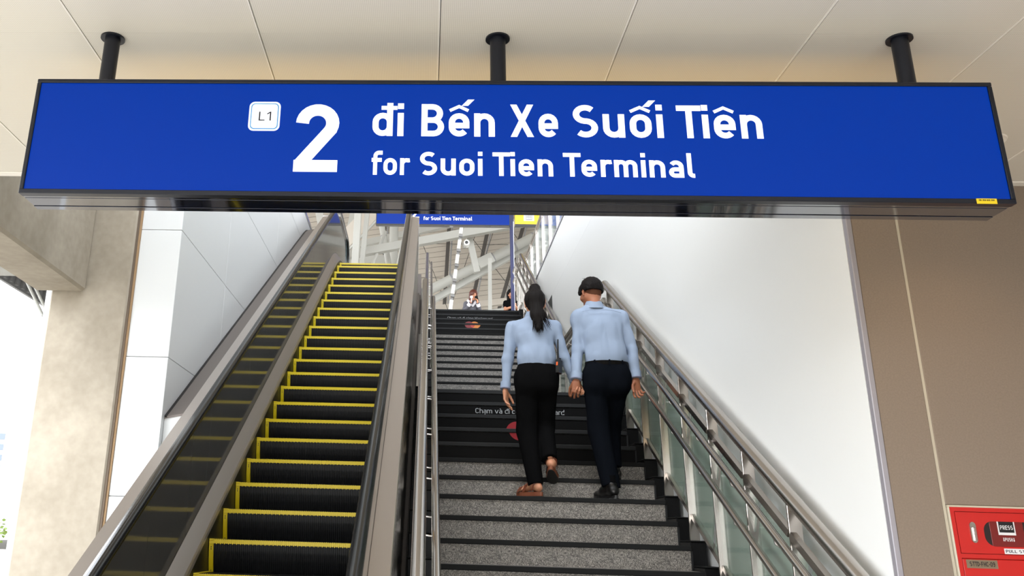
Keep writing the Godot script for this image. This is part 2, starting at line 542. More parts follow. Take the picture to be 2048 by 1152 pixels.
	part(col, "joint_groove", MB.new().box(-2.305, 0.0, -6.6, -2.288, 6.2, -6.475), MT.groove)
	part(col, "sealant_strip", MB.new().box(-2.288, 0.0, -6.6, -2.273, 6.2, -6.485), MT.sealant)
	var bm := thing("concrete_beam", "heavy concrete beam with stained side running from the column", "beam", Vector3(-2.83, 3.29, -3.0))
	part(bm, "beam", MB.new().cbox(-3.03, 3.285, -6.459, -2.639, 6.0, 2.2, 0.02), MT.concrete)
	var wp := thing("white_post", "slim white painted post behind the concrete column", "post", Vector3(-2.97, 0, -6.7))
	part(wp, "shaft", MB.new().cbox(-3.012, 0.0, -6.74, -2.912, 3.6, -6.60, 0.006), MT.white_paint)
	# upper concourse floor
	var uf := struct("floor_upper")
	part(uf, "slab", MB.new().box(-2.3, 5.35, -45.0, 6.0, 5.80, -16.9), MT.floor_stone)
	part(uf, "escalator_landing", MB.new().box(WL, 5.35, -16.9, -0.12, 5.795, -14.3), MT.plinth)
	part(uf, "side_slab", MB.new().box(WR + 0.2, 5.35, -16.9, 6.0, 5.80, WZ), MT.floor_stone)

func build_downlight() -> void:
	var o := thing("downlight", "recessed round ceiling downlight above the taupe wall", "lamp", Vector3(2.28, CEIL, -3.42))
	part(o, "trim_ring", MB.new().lathe([Vector2(0.055, CEIL - 0.001), Vector2(0.075, CEIL - 0.006), Vector2(0.078, CEIL)], 28, Transform3D(Basis.IDENTITY, Vector3(2.28, 0, -3.42))), MT.ceiling_trim)
	part(o, "glowing_disc", MB.new().lathe([Vector2(0.0, CEIL - 0.003), Vector2(0.056, CEIL - 0.003), Vector2(0.056, CEIL - 0.001), Vector2(0, CEIL - 0.001)], 28, Transform3D(Basis.IDENTITY, Vector3(2.28, 0, -3.42))), MT.lamp_glow)
	var l := SpotLight3D.new()
	l.name = "downlight_beam"
	o.add_child(l)
	l.position = Vector3(0, -0.02, 0)
	l.rotation_degrees = Vector3(-90, 0, 0)
	l.spot_angle = 58.0
	l.spot_angle_attenuation = 0.8
	l.spot_range = 12.0
	l.light_size = 0.056
	l.light_color = Color(1.0, 0.83, 0.62)
	l.light_energy = 0.35
	l.shadow_enabled = true

func build_cabinet() -> void:
	var o := thing("fire_hose_cabinet", "red fire hose cabinet with alarm panel set in the taupe wall", "cabinet", Vector3(2.58, 0.6, WZ))
	var z := WZ
	var x1 := 3.0
	part(o, "frame", MB.new().cbox(2.138, 1.744, z - 0.05, x1 + 0.008, 1.7515, z + 0.008, 0.002).cbox(2.138, 0.602, z - 0.05, 2.1445, 1.744, z + 0.008, 0.002), MT.cabinet_trim)
	part(o, "body", MB.new().box(2.1445, 0.602, z - 0.05, x1, 1.744, z - 0.012), MT.cabinet_red)
	part(o, "face_frame", MB.new().box(2.1445, 0.602, z - 0.012, 2.1600, 1.744, z + 0.006).box(2.1600, 1.7275, z - 0.012, x1, 1.744, z + 0.006).box(2.1600, 1.5475, z - 0.012, x1, 1.5640, z + 0.006), MT.cabinet_red)
	# upper door with a rounded window cut out
	var d := MB.new()
	var zt := z + 0.006
	d.box(2.1625, 1.5665, z - 0.011, 2.266, 1.725, zt).box(2.868, 1.5665, z - 0.011, x1 - 0.02, 1.725, zt)
	d.box(2.266, 1.5665, z - 0.011, 2.868, 1.595, zt).box(2.266, 1.692, z - 0.011, 2.868, 1.725, zt)
	for q in [[2.868, 1.692, -1, -1, 0.0], [2.266, 1.692, 1, -1, 90.0], [2.266, 1.595, 1, 1, 180.0], [2.868, 1.595, -1, 1, 270.0]]:
		var pg := PackedVector2Array([Vector2(q[0], q[1])])
		for s in 9:
			var a := deg_to_rad(q[4] + 11.25 * s)
			pg.append(Vector2(q[0] + q[2] * 0.038 + 0.038 * cos(a), q[1] + q[3] * 0.038 + 0.038 * sin(a)))
		d.extrude(pg, z - 0.011, zt)
	var up := part(o, "alarm_door", d, MT.cabinet_red)
	part(up, "recess", MB.new().box(2.262, 1.592, z - 0.0008, 2.872, 1.696, z + 0.0008), MT.cabinet_hole)
	part(o, "lower_door", MB.new().cbox(2.1625, 0.63, z - 0.01, x1 - 0.02, 1.545, z + 0.006, 0.002), MT.cabinet_red)
	# latch
	var la := MB.new()
	var oval := PackedVector2Array()
	for s in 24:
		var a := TAU * s / 24
		oval.append(Vector2(2.222 + 0.0115 * cos(a), (1.674 if sin(a) >= 0 else 1.620) + 0.0135 * sin(a)))
	la.extrude(oval, z + 0.006, z + 0.012)
	var latch := part(o, "latch", la, MT.chrome)
	part(latch, "latch_bar", MB.new().cbox(2.2165, 1.612, z + 0.012, 2.2285, 1.668, z + 0.018, 0.003), MT.polished_steel)
	# break glass pull station behind the window
	var ps := part(o, "pull_station", MB.new().cbox(2.293, 1.594, z, 2.425, 1.694, z + 0.0035, 0.002), MT.alarm_red)
	part(ps, "press_plate", MB.new().box(2.323, 1.640, z + 0.0035, 2.391, 1.694, z + 0.0045), MT.label_white)
	part(ps, "press_panel", MB.new().box(2.328, 1.650, z + 0.0045, 2.386, 1.694, z + 0.0052), MT.sign_ink)
	word(ps, "lettering", "PRESS", 2.332, 1.661, 0.050, 0.0165, z + 0.0056, 0.16, MT.label_white)
	word(ps, "lettering", "PUSH", 2.344, 1.616, 0.030, 0.014, z + 0.0042, 0.16, MT.label_white)
	for x in [2.3395, 2.3795]:
		part(ps, "arrow", MB.new().extrude(PackedVector2Array([Vector2(x - 0.0012, 1.630), Vector2(x - 0.0012, 1.621), Vector2(x - 0.003, 1.621), Vector2(x, 1.615), Vector2(x + 0.003, 1.621), Vector2(x + 0.0012, 1.621), Vector2(x + 0.0012, 1.630)]), z + 0.0036, z + 0.0042), MT.label_white)
	var lb := part(o, "instruction_label", MB.new().box(2.332, 1.5675, z + 0.006, 2.470, 1.5885, z + 0.0068), MT.label_white)
	word(lb, "lettering", "PULL STATION", 2.337, 1.5725, 0.126, 0.0115, z + 0.0072, 0.17, MT.ink_blue)
	var pl := part(o, "number_plate", MB.new().box(2.175, 1.510, z + 0.006, 2.296, 1.542, z + 0.0072), MT.label_tan)
	word(pl, "lettering", "STTD-FHC-09", 2.187, 1.5175, 0.098, 0.0175, z + 0.0077, 0.17, MT.sign_ink)


# ------------------------------------------------------------------ lettering: strokes, cap height 1
func _arc(cx: float, cy: float, rx: float, ry: float, a0: float, a1: float, n := 10) -> PackedVector2Array:
	var p := PackedVector2Array()
	for i in n + 1:
		var a := deg_to_rad(lerpf(a0, a1, float(i) / n))
		p.append(Vector2(cx + rx * cos(a), cy + ry * sin(a)))
	return p

func _pl(a: Array) -> PackedVector2Array:
	var p := PackedVector2Array()
	for i in range(0, a.size(), 2): p.append(Vector2(a[i], a[i + 1]))
	return p

# returns [strokes, width]; strokes are [points, closed]
func glyph(ch: String, w: float) -> Array:
	var a := w / 2
	var X := 0.72
	var S := []
	var W := 0.5
	var base := ch
	var marks := ""
	var dec := {"ế": "e^/", "ê": "e^", "ố": "o^/", "ạ": "a.", "à": "a`", "ù": "u`"}
	if dec.has(ch):
		base = dec[ch].substr(0, 1)
		marks = dec[ch].substr(1)
	match base:
		"i":
			W = w
			S = [[_pl([a, 0, a, X]), false], [_pl([a, 0.84, a, 1.02]), false]]
		"l":
			W = w + 0.09
			S = [[_pl([a, 1.03]) + _arc(a + 0.13, a + 0.13, 0.13, 0.13, 180, 270, 5) + _pl([W, a]), false]]
		"n", "h":
			W = 0.40 + w
			var r := (W - w) / 2
			S = [[_pl([a, 0, a, X if base == "n" else 1.03]), false], [_pl([W - a, 0]) + _arc(W / 2, X - a - r, r, r, 0, 180), false]]
		"u":
			W = 0.40 + w
			var r := (W - w) / 2
			S = [[_pl([W - a, X, W - a, 0]), false], [_pl([a, X]) + _arc(W / 2, a + r, r, r, 180, 360), false]]
		"m":
			W = 0.68 + w
			var r := (W - w) / 4
			S = [[_pl([a, 0, a, X]), false], [_pl([W / 2, 0]) + _arc(a + r, X - a - r, r, r, 0, 180), false], [_pl([W - a, 0]) + _arc(W / 2 + r, X - a - r, r, r, 0, 180), false]]
		"r":
			W = 0.24 + w
			S = [[_pl([a, 0, a, X]), false], [_arc(a + 0.19, X - a - 0.19, 0.19, 0.19, 180, 70, 7) + _pl([W, X - a]), false]]
		"o":
			W = 0.40 + w
			var r := (W - w) / 2
			S = [[_arc(W / 2, X - a - r, r, r, 0, 180) + _arc(W / 2, a + r, r, r, 180, 360), true]]
		"e":
			W = 0.40 + w
			var r := (W - w) / 2
			S = [[_pl([a, X * 0.47, W - a, X * 0.47]) + _arc(W / 2, X - a - r, r, r, 0, 180) + _arc(W / 2, a + r, r, r, 180, 322), false]]
		"c":
			W = 0.38 + w
			var r := (W - w) / 2
			S = [[_arc(W / 2, X - a - r, r, r, 35, 180) + _arc(W / 2, a + r, r, r, 180, 325), false]]
		"a":
			W = 0.37 + w
			var r := (W - w) / 2
			var rb := (X * 0.60 - w) / 2
			S = [[_pl([W - a, 0]) + _arc(W / 2, X - a - r, r, r, 0, 148), false], [_pl([W - a, X * 0.60 - a]) + _arc(a + rb, a + rb, rb, rb, 90, 270) + _pl([W - a, a]), false]]
		"d", "đ":
			W = 0.40 + w
			var r := (W - w) / 2
			S = [[_pl([W - a, 0, W - a, 1.03]), false], [_arc(W / 2, X - a - r, r, r, 0, 180) + _arc(W / 2, a + r, r, r, 180, 360), true]]
			if base == "đ": S.append([_pl([W * 0.42, 0.875, W + 0.12, 0.875]), false, 0.72])
		"g":
			W = 0.40 + w
			var r := (W - w) / 2
			S = [[_pl([W - a, X]) + _arc(W / 2, -0.28 + a + r, r, r, 360, 205), false], [_arc(W / 2, X - a - r, r, r, 0, 180) + _arc(W / 2, a + r, r, r, 180, 360), true]]
		"f":
			W = 0.26 + w
			S = [[_pl([a + 0.07, 0]) + _arc(a + 0.07 + 0.15, 1.03 - a - 0.15, 0.15, 0.15, 180, 90, 5) + _pl([W + 0.03, 1.03 - a]), false], [_pl([0, X - a, W, X - a]), false]]
		"t":
			W = 0.24 + w
			S = [[_pl([a + 0.07, 0.95]) + _arc(a + 0.07 + 0.14, a + 0.14, 0.14, 0.14, 180, 270, 5) + _pl([W + 0.02, a]), false], [_pl([0, X - a, W, X - a]), false]]
		"v":
			W = 0.60
			S = [[_pl([a * 1.15, X, W / 2, 0]), false, 1.0, "h"], [_pl([W / 2, 0, W - a * 1.15, X]), false, 1.0, "h"]]
		"s":
			W = 0.36 + w
			var rx := (W - w) / 2
			var ry := (X - w) / 4
			S = [[_arc(W / 2, X - a - ry, rx, ry, 25, 270) + _arc(W / 2, a + ry, rx, ry, 90, -155), false]]
		"S":
			W = 0.48 + w
			var rx := (W - w) / 2
			var ry := (1.0 - w) / 4
			S = [[_arc(W / 2, 1.0 - a - ry, rx, ry, 42, 262, 14) + _arc(W / 2, a + ry, rx, ry, 82, -138, 14), false]]
		"B":
			W = 0.46 + w
			var r1 := (1.0 - w) / 4
			S = [[_pl([a, 0, a, 1]), false], [_pl([a, 1 - a]) + _arc(W - a - r1 - 0.03, 1 - a - r1, r1, r1, 90, -90) + _pl([a, 0.5]), false], [_pl([a, 0.5]) + _arc(W - a - r1, a + r1, r1, r1, 90, -90) + _pl([a, a]), false]]
		"P":
			W = 0.44 + w
			var r1 := (0.56 - a) / 2
			S = [[_pl([a, 0, a, 1]), false], [_pl([a, 1 - a]) + _arc(W - a - r1, 1 - a - r1, r1, r1, 90, -90) + _pl([a, 1 - a - 2 * r1]), false]]
		"R":
			W = 0.44 + w
			var r1 := (0.56 - a) / 2
			S = [[_pl([a, 0, a, 1]), false], [_pl([a, 1 - a]) + _arc(W - a - r1, 1 - a - r1, r1, r1, 90, -90) + _pl([a, 1 - a - 2 * r1]), false], [_pl([W * 0.5, 0.44, W - a, 0]), false]]
		"C":
			W = 0.46 + w
			var r := (W - w) / 2
			S = [[_arc(W / 2, 1 - a - r, r, r, 20, 180) + _arc(W / 2, a + r, r, r, 180, 340), false]]
		"D":
			W = 0.44 + w
			var r := (W - w) * 0.75
			S = [[_arc(W - a - r, 1 - a - r, r, r, 90, 0) + _arc(W - a - r, a + r, r, r, 0, -90) + _pl([a, a, a, 1 - a]), true]]
		"O", "0":
			W = 0.42 + w
			var r := (W - w) / 2
			S = [[_arc(W / 2, 1 - a - r, r, r, 0, 180) + _arc(W / 2, a + r, r, r, 180, 360), true]]
		"9":
			W = 0.42 + w
			var r := (W - w) / 2
			S = [[_arc(W / 2, 1 - a - r, r, r, 0, 360, 18), false], [_pl([W - a, 1 - a - r]) + _arc(W / 2, a + r, r, r, 360, 215), false]]
		"E":
			W = 0.40 + w
			S = [[_pl([W, a, a, a, a, 1 - a, W, 1 - a]), false], [_pl([a, 0.5, W - 0.06, 0.5]), false]]
		"F":
			W = 0.38 + w
			S = [[_pl([a, 0, a, 1 - a, W, 1 - a]), false], [_pl([a, 0.5, W - 0.06, 0.5]), false]]
		"H":
			W = 0.44 + w
			S = [[_pl([a, 0, a, 1]), false], [_pl([W - a, 0, W - a, 1]), false], [_pl([a, 0.5, W - a, 0.5]), false]]
		"I":
			W = w
			S = [[_pl([a, 0, a, 1]), false]]
		"N":
			W = 0.46 + w
			S = [[_pl([a, 0, a, 1]), false], [_pl([W - a, 0, W - a, 1]), false], [_pl([a, 1, W - a, 0]), false]]
		"U":
			W = 0.44 + w
			var r := (W - w) / 2
			S = [[_pl([a, 1]) + _arc(W / 2, a + r, r, r, 180, 360) + _pl([W - a, 1]), false]]
		"A":
			W = 0.70
			S = [[_pl([a * 0.9, 0, W / 2, 1 - a * 0.5, W - a * 0.9, 0]), false], [_pl([W * 0.25, 0.30, W * 0.75, 0.30]), false]]
		"L":
			W = 0.38 + w
			S = [[_pl([a, 1, a, a, W, a]), false]]
		"T":
			W = 0.48 + w
			S = [[_pl([0, 1 - a, W, 1 - a]), false], [_pl([W / 2, 0, W / 2, 1 - a]), false]]
		"X":
			W = 0.62 + a
			S = [[_pl([a * 1.22, 0, W - a * 1.22, 1]), false, 1.0, "h"], [_pl([a * 1.22, 1, W - a * 1.22, 0]), false, 1.0, "h"]]
		"M":
			W = 0.60 + w
			S = [[_pl([a, 0, a, 1 - a * 0.3, W / 2, 0.32, W - a, 1 - a * 0.3, W - a, 0]), false]]
		"1":
			W = 0.24 + w
			S = [[_pl([W - a, 0, W - a, 1]), false], [_pl([0.02, 0.74, W - a * 0.8, 1 - a * 0.6]), false]]
		"2":
			W = 0.40 + w
			var r := (W - w) / 2
			var e := Vector2(W / 2 + r * cos(deg_to_rad(-40)), 1 - a - r + r * sin(deg_to_rad(-40)))
			var hx := a * 1.22
			S = [[_arc(W / 2, 1 - a - r, r, r, 180, -40, 16) + _pl([lerpf(e.x, hx, 0.45), lerpf(e.y, w * 0.85, 0.45)]), false], [_pl([hx, w * 0.85, e.x, e.y]), false, 1.0, "h"], [_pl([0, a, W, a]), false]]
		"-":
			W = 0.28
			S = [[_pl([0, 0.45, W, 0.45]), false]]
		" ":
			W = 0.26
	for k in marks.length():
		var q := marks.substr(k, 1)
		if q == "^": S.append([_pl([W / 2 - 0.26, 0.80, W / 2, 0.93, W / 2 + 0.26, 0.80]), false, 0.55])
		elif q == "/": S.append([_pl([W / 2 + 0.16, 0.95, W / 2 + 0.34, 1.15]), false, 0.78, "h"])
		elif q == "`": S.append([_pl([W / 2 - 0.14, 1.0, W / 2 + 0.06, 0.82]), false, 0.9])
		elif q == ".": S.append([_pl([W / 2, -0.24, W / 2, -0.24 + w * 1.1]), false])
	return [S, W]

func kern(text: String, i: int, gap: float) -> float:
	if text.substr(i, 1) == "T": return gap * 0.1
	if text.substr(i, 1) in ["r", "f"]: return gap * 0.6
	return gap

# one word, fitted to the given width; x, y = left end of the baseline, on the plane z, facing +z
func word(parent: Node3D, called: String, text: String, x: float, y: float, width: float, cap: float, z: float, w: float, m: Material, gap := 0.12) -> MeshInstance3D:
	var total := 0.0
	for i in text.length():
		total += glyph(text.substr(i, 1), w)[1] + (kern(text, i, gap) if i < text.length() - 1 else 0.0)
	var kx := width / (total * cap)
	var b := MB.new()
	var cur := 0.0
	for i in text.length():
		var g := glyph(text.substr(i, 1), w)
		for s in g[0]:
			var t := Transform3D(Basis(Vector3(cap * kx, 0, 0), Vector3(0, cap, 0), Vector3(0, 0, 1)), Vector3(x + cur * cap * kx, y, z))
			if s.size() > 3:
				var A: Vector2 = s[0][0]
				var B: Vector2 = s[0][1]
				if B.y < A.y:
					A = s[0][1]; B = s[0][0]
				var hx: float = w * s[2] / 2 * (B - A).length() / (B.y - A.y)
				b.quad(t * Vector3(A.x - hx, A.y, 0), t * Vector3(A.x + hx, A.y, 0), t * Vector3(B.x + hx, B.y, 0), t * Vector3(B.x - hx, B.y, 0))
			else:
				b.stroke(s[0], w * (s[2] if s.size() > 2 else 1.0), t, s[1])
		cur += g[1] + kern(text, i, gap)
	return part(parent, called, b, m)

# several words on one line, each a part of its own, the whole fitted to the width
func words(parent: Node3D, called: String, text: String, x: float, y: float, width: float, cap: float, z: float, w: float, m: Material, gap := 0.10) -> void:
	var list := text.split(" ")
	var lens := []
	var total := 0.0
	for t in list:
		var l := 0.0
		for i in t.length(): l += glyph(t.substr(i, 1), w)[1] + (kern(t, i, gap) if i < t.length() - 1 else 0.0)
		lens.append(l)
		total += l
	total += 0.42 * (list.size() - 1)
	var k := width / total
	for j in list.size():
		word(parent, called, list[j], x, y, lens[j] * k, cap, z, w, m, gap)
		x += (lens[j] + 0.42) * k

# ------------------------------------------------------------------ hanging light-box sign
# x0..x1, y0..y1 face, z of the face; scale and origin of the print
func sign_box(o: Node3D, x0: float, x1: float, y0: float, y1: float, z: float, thick: float, k: float) -> void:
	var fr := 0.0135 * k
	var f := MB.new()
	f.cbox(x0, y1 - fr, z - thick, x1, y1, z, 0.002).cbox(x0, y0, z - 0.03, x1, y0 + fr * 1.15, z, 0.002)
	f.cbox(x0, y0 + fr, z - thick, x0 + fr, y1 - fr, z, 0.002).cbox(x1 - fr, y0 + fr, z - thick, x1, y1 - fr, z, 0.002)
	part(o, "frame", f, MT.sign_frame)
	part(o, "back_panel", MB.new().box(x0 + fr, y0 + fr, z - thick, x1 - fr, y1 - fr, z - thick + 0.004), MT.sign_frame)
	part(o, "face", MB.new().box(x0 + fr, y0 + fr, z - 0.012, x1 - fr, y1 - fr, z - 0.006), MT.sign_blue)
	# underside: three glossy rails with fine grooves between them
	part(o, "bottom_rail", MB.new().cbox(x0, y0 + 0.003, z - 0.048, x1, y0 + 0.010, z - 0.0305, 0.001), MT.sign_under)
	part(o, "bottom_rail", MB.new().cbox(x0, y0 + 0.002, z - 0.1165, x1, y0 + 0.010, z - 0.0495, 0.001), MT.sign_under)
	part(o, "bottom_rail", MB.new().cbox(x0, y0, z - thick, x1, y0 + 0.010, z - 0.1195, 0.001), MT.sign_under)

func build_sign() -> void:
	var Z := -2.56
	var o := thing("hanging_sign", "long blue light box sign with large 2 hanging in front of the stairs", "sign", Vector3(0.226, 2.56, Z - 0.0755))
	var x0 := -1.311
	var x1 := 1.763
	sign_box(o, x0, x1, 2.560, 2.970, Z, 0.151, 1.0)
	var zt := Z - 0.0055
	for q in [["đi", -0.1865, 0.100], ["Bến", -0.0295, 0.2345], ["Xe", 0.2536, 0.1515], ["Suối", 0.4528, 0.2822], ["Tiên", 0.7786, 0.2636]]:
		word(o, "lettering", q[0], q[1], 2.7710, q[2], 0.1146, zt, 0.172, MT.sign_white, 0.13)
	for q in [["for", -0.1852, 0.1212], ["Suoi", -0.0320, 0.197], ["Tien", 0.1963, 0.1885], ["Terminal", 0.4165, 0.4040]]:
		word(o, "lettering", q[0], q[1], 2.6362, q[2], 0.0808, zt, 0.172, MT.sign_white, 0.13)
	word(o, "number", "2", -0.4346, 2.6443, 0.1405, 0.2385, zt, 0.172, MT.sign_white)
	# line badge
	var bd := part(o, "line_badge", MB.new().extrude(_round_rect(-0.5908, 2.7865, -0.4880, 2.8908, 0.018), Z - 0.006, zt), MT.sign_white)
	part(bd, "badge_ring", MB.new().extrude(_round_rect(-0.5850, 2.7923, -0.4938, 2.8850, 0.0135), zt, zt + 0.0004), MT.sign_skyblue)
	part(bd, "badge_field", MB.new().extrude(_round_rect(-0.5815, 2.7958, -0.4973, 2.8815, 0.011), zt + 0.0004, zt + 0.0008), MT.sign_white)
	word(bd, "lettering", "L1", -0.5575, 2.8222, 0.0400, 0.0323, zt + 0.0012, 0.11, MT.sign_ink, 0.16)
	var st := part(o, "asset_sticker", MB.new().box(1.6453, 2.5582, Z, 1.7047, 2.5752, Z + 0.0006), MT.sticker_yellow)
	var ticks := MB.new()
	for i in 26:
		if i % 7 != 5:
			ticks.box(1.652 + i * 0.0018, 2.5675, Z + 0.0006, 1.652 + i * 0.0018 + (0.0011 if i % 3 else 0.0006), 2.5725, Z + 0.001)
	part(st, "barcode", ticks, MT.sign_ink)
	# the other side of the light box: a glowing yellow way-out face seen from the stairs
	part(o, "rear_face", MB.new().box(x0 + 0.014, 2.575, Z - 0.1545, x1 - 0.014, 2.956, Z - 0.1515), MT.sign_rear)
	var al := AreaLight3D.new()
	al.name = "rear_face_light"
	o.add_child(al)
	al.area_size = Vector2(3.0, 0.36)
	al.light_color = Color(1.0, 0.84, 0.52)
	al.light_energy = 0.5
	al.area_range = 12.0
	al.shadow_enabled = true
	al.position = Vector3(0, 0.2055, -0.085)
	# three hanging tubes
	for x in [-1.109, 0.224, 1.551]:
		var zc := Z - 0.079
		part(o, "hanger_tube", MB.new().tube([Vector3(x, 2.968, zc), Vector3(x, CEIL, zc)], 0.0265, 24), MT.sign_pipe)
		part(o, "ceiling_flange", MB.new().lathe([Vector2(0.0, CEIL - 0.006), Vector2(0.041, CEIL - 0.006), Vector2(0.041, CEIL), Vector2(0, CEIL)], 32, Transform3D(Basis.IDENTITY, Vector3(x, 0, zc))), MT.sign_pipe)
		var br := MB.new().cbox(x - 0.045, 2.970, zc - 0.03, x + 0.045, 2.976, zc + 0.03, 0.001)
		br.tube([Vector3(x - 0.036, 2.976, zc + 0.018), Vector3(x - 0.036, 2.984, zc + 0.018)], 0.006, 6).tube([Vector3(x + 0.036, 2.976, zc + 0.018), Vector3(x + 0.036, 2.984, zc + 0.018)], 0.006, 6)
		part(o, "foot_bracket", br, MT.sign_pipe)

func _round_rect(x0: float, y0: float, x1: float, y1: float, r: float) -> PackedVector2Array:
	return _arc(x1 - r, y1 - r, r, r, 0, 90, 5) + _arc(x0 + r, y1 - r, r, r, 90, 180, 5) + _arc(x0 + r, y0 + r, r, r, 180, 270, 5) + _arc(x1 - r, y0 + r, r, r, 270, 360, 5)

func build_far_sign() -> void:
	var Z := -18.5
	var o := thing("hanging_sign", "distant blue direction sign on a blue post at the stair head", "sign", Vector3(0.3, 5.8, Z))
	sign_box(o, -1.19, 1.79, 8.19, 8.64, Z, 0.15, 1.2)
	var zt := Z - 0.0055
	for q in [["for", -0.13, 0.130], ["Suoi", 0.035, 0.212], ["Tien", 0.280, 0.2025], ["Terminal", 0.517, 0.434]]:
		word(o, "lettering", q[0], q[1], 8.305, q[2], 0.087, zt, 0.165, MT.sign_white, 0.13)
	for q in [["đi", -0.13, 0.108], ["Bến", 0.04, 0.252], ["Xe", 0.344, 0.163], ["Suối", 0.558, 0.304], ["Tiên", 0.908, 0.284]]:
		word(o, "lettering", q[0], q[1], 8.45, q[2], 0.12, zt, 0.165, MT.sign_white, 0.13)
	word(o, "number", "2", -0.41, 8.315, 0.151, 0.256, zt, 0.185, MT.sign_white)
	part(o, "support_post", MB.new().cbox(1.785, 5.8, Z - 0.11, 1.865, 8.9, Z - 0.02, 0.006), MT.post_blue)
	part(o, "post_stripe", MB.new().box(1.857, 5.8, Z - 0.019, 1.866, 8.3, Z - 0.017), MT.sign_white)
	var y := thing("pictogram_sign", "yellow sign with white pictogram square beside the blue post", "sign", Vector3(2.2, 8.2, Z))
	part(y, "board", MB.new().cbox(1.90, 8.235, Z - 0.13, 2.72, 8.64, Z, 0.004), MT.sign_yellow)
	part(y, "under_edge", MB.new().box(1.90, 8.20, Z - 0.13, 2.72, 8.235, Z - 0.004), MT.sign_frame)
	var sq := part(y, "pictogram_square", MB.new().box(2.09, 8.31, Z, 2.32, 8.56, Z + 0.003), MT.label_white)
	var pic := MB.new()
	pic.box(2.14, 8.335, Z + 0.003, 2.27, 8.342, Z + 0.005).box(2.14, 8.40, Z + 0.003, 2.27, 8.407, Z + 0.005)
	for i in 5: pic.box(2.14 + i * 0.031, 8.335, Z + 0.003, 2.146 + i * 0.031, 8.50, Z + 0.005)
	part(sq, "pictogram", pic, MT.sign_ink)

# ------------------------------------------------------------------ escalator
const ET := 0.57735
const EZT := -13.459
const EZB := -3.414
const EX := -0.908     # centre line of the escalator

func ey(z: float) -> float:
	var ub := EZB - z      # distance past the lower corner
	if ub < -0.25: return 0.0
	if ub < 0.25: return ET / (4 * 0.25) * (ub + 0.25) * (ub + 0.25)
	var ut := EZT - z
	if ut < -0.6: return ub * ET
	if ut < 0.6: return 5.8 - ET / (4 * 0.6) * (0.6 - ut) * (0.6 - ut)
	return 5.8

func epath(z0: float, z1: float, off := 0.0) -> Array:
	var p := []
	var marks := [z0]
	for z in [EZB + 0.25, EZB + 0.12, EZB, EZB - 0.12, EZB - 0.25, EZT + 0.6, EZT + 0.4, EZT + 0.2, EZT, EZT - 0.2, EZT - 0.4, EZT - 0.6]:
		if z < z0 - 0.001 and z > z1 + 0.001: marks.append(z)
	marks.append(z1)
	for z in marks: p.append(Vector2(z, ey(z) + off))
	return p

# closed profile (side, out) swept along a (z, y) path, perpendicular to it
func rail(b: MB, xc: float, path: Array, prof: Array, smooth := false) -> MB:
	var rings := []
	var nrm := []
	for i in path.size():
		var d: Vector2
		if i == 0: d = path[1] - path[0]
		elif i == path.size() - 1: d = path[i] - path[i - 1]
		else: d = (path[i] - path[i - 1]).normalized() + (path[i + 1] - path[i]).normalized()
		d = d.normalized()
		var up := Vector2(d.y, -d.x)        # towards +y when the path runs to -z
		var k := 1.0
		if i > 0 and i < path.size() - 1: k = 1.0 / maxf(0.6, d.dot((path[i + 1] - path[i]).normalized()))
		var ring := []
		var nn := []
		for q in prof:
			ring.append(Vector3(xc + q.x, path[i].y + up.y * q.y * k, path[i].x + up.x * q.y * k))
			nn.append(Vector3(q.x, up.y * q.y, up.x * q.y).normalized())
		rings.append(ring); nrm.append(nn)
	var pc := prof.size()
	var area := 0.0
	for k in pc: area += prof[k].x * prof[(k + 1) % pc].y - prof[(k + 1) % pc].x * prof[k].y
	for i in path.size() - 1:
		for k in pc:
			var k2 := (k + 1) % pc
			var a: Vector3 = rings[i][k]; var bb: Vector3 = rings[i][k2]; var c: Vector3 = rings[i + 1][k2]; var d: Vector3 = rings[i + 1][k]
			if area > 0:
				if smooth: b.squad(a, d, c, bb, nrm[i][k], nrm[i + 1][k], nrm[i + 1][k2], nrm[i][k2])
				else: b.quad(a, d, c, bb)
			else:
				if smooth: b.squad(a, bb, c, d, nrm[i][k], nrm[i][k2], nrm[i + 1][k2], nrm[i + 1][k])
				else: b.quad(a, bb, c, d)
	for k in range(1, pc - 1):
		b.flat(rings[0][0], rings[0][k], rings[0][k + 1])
		var e := path.size() - 1
		b.flat(rings[e][0], rings[e][k + 1], rings[e][k])
	return b

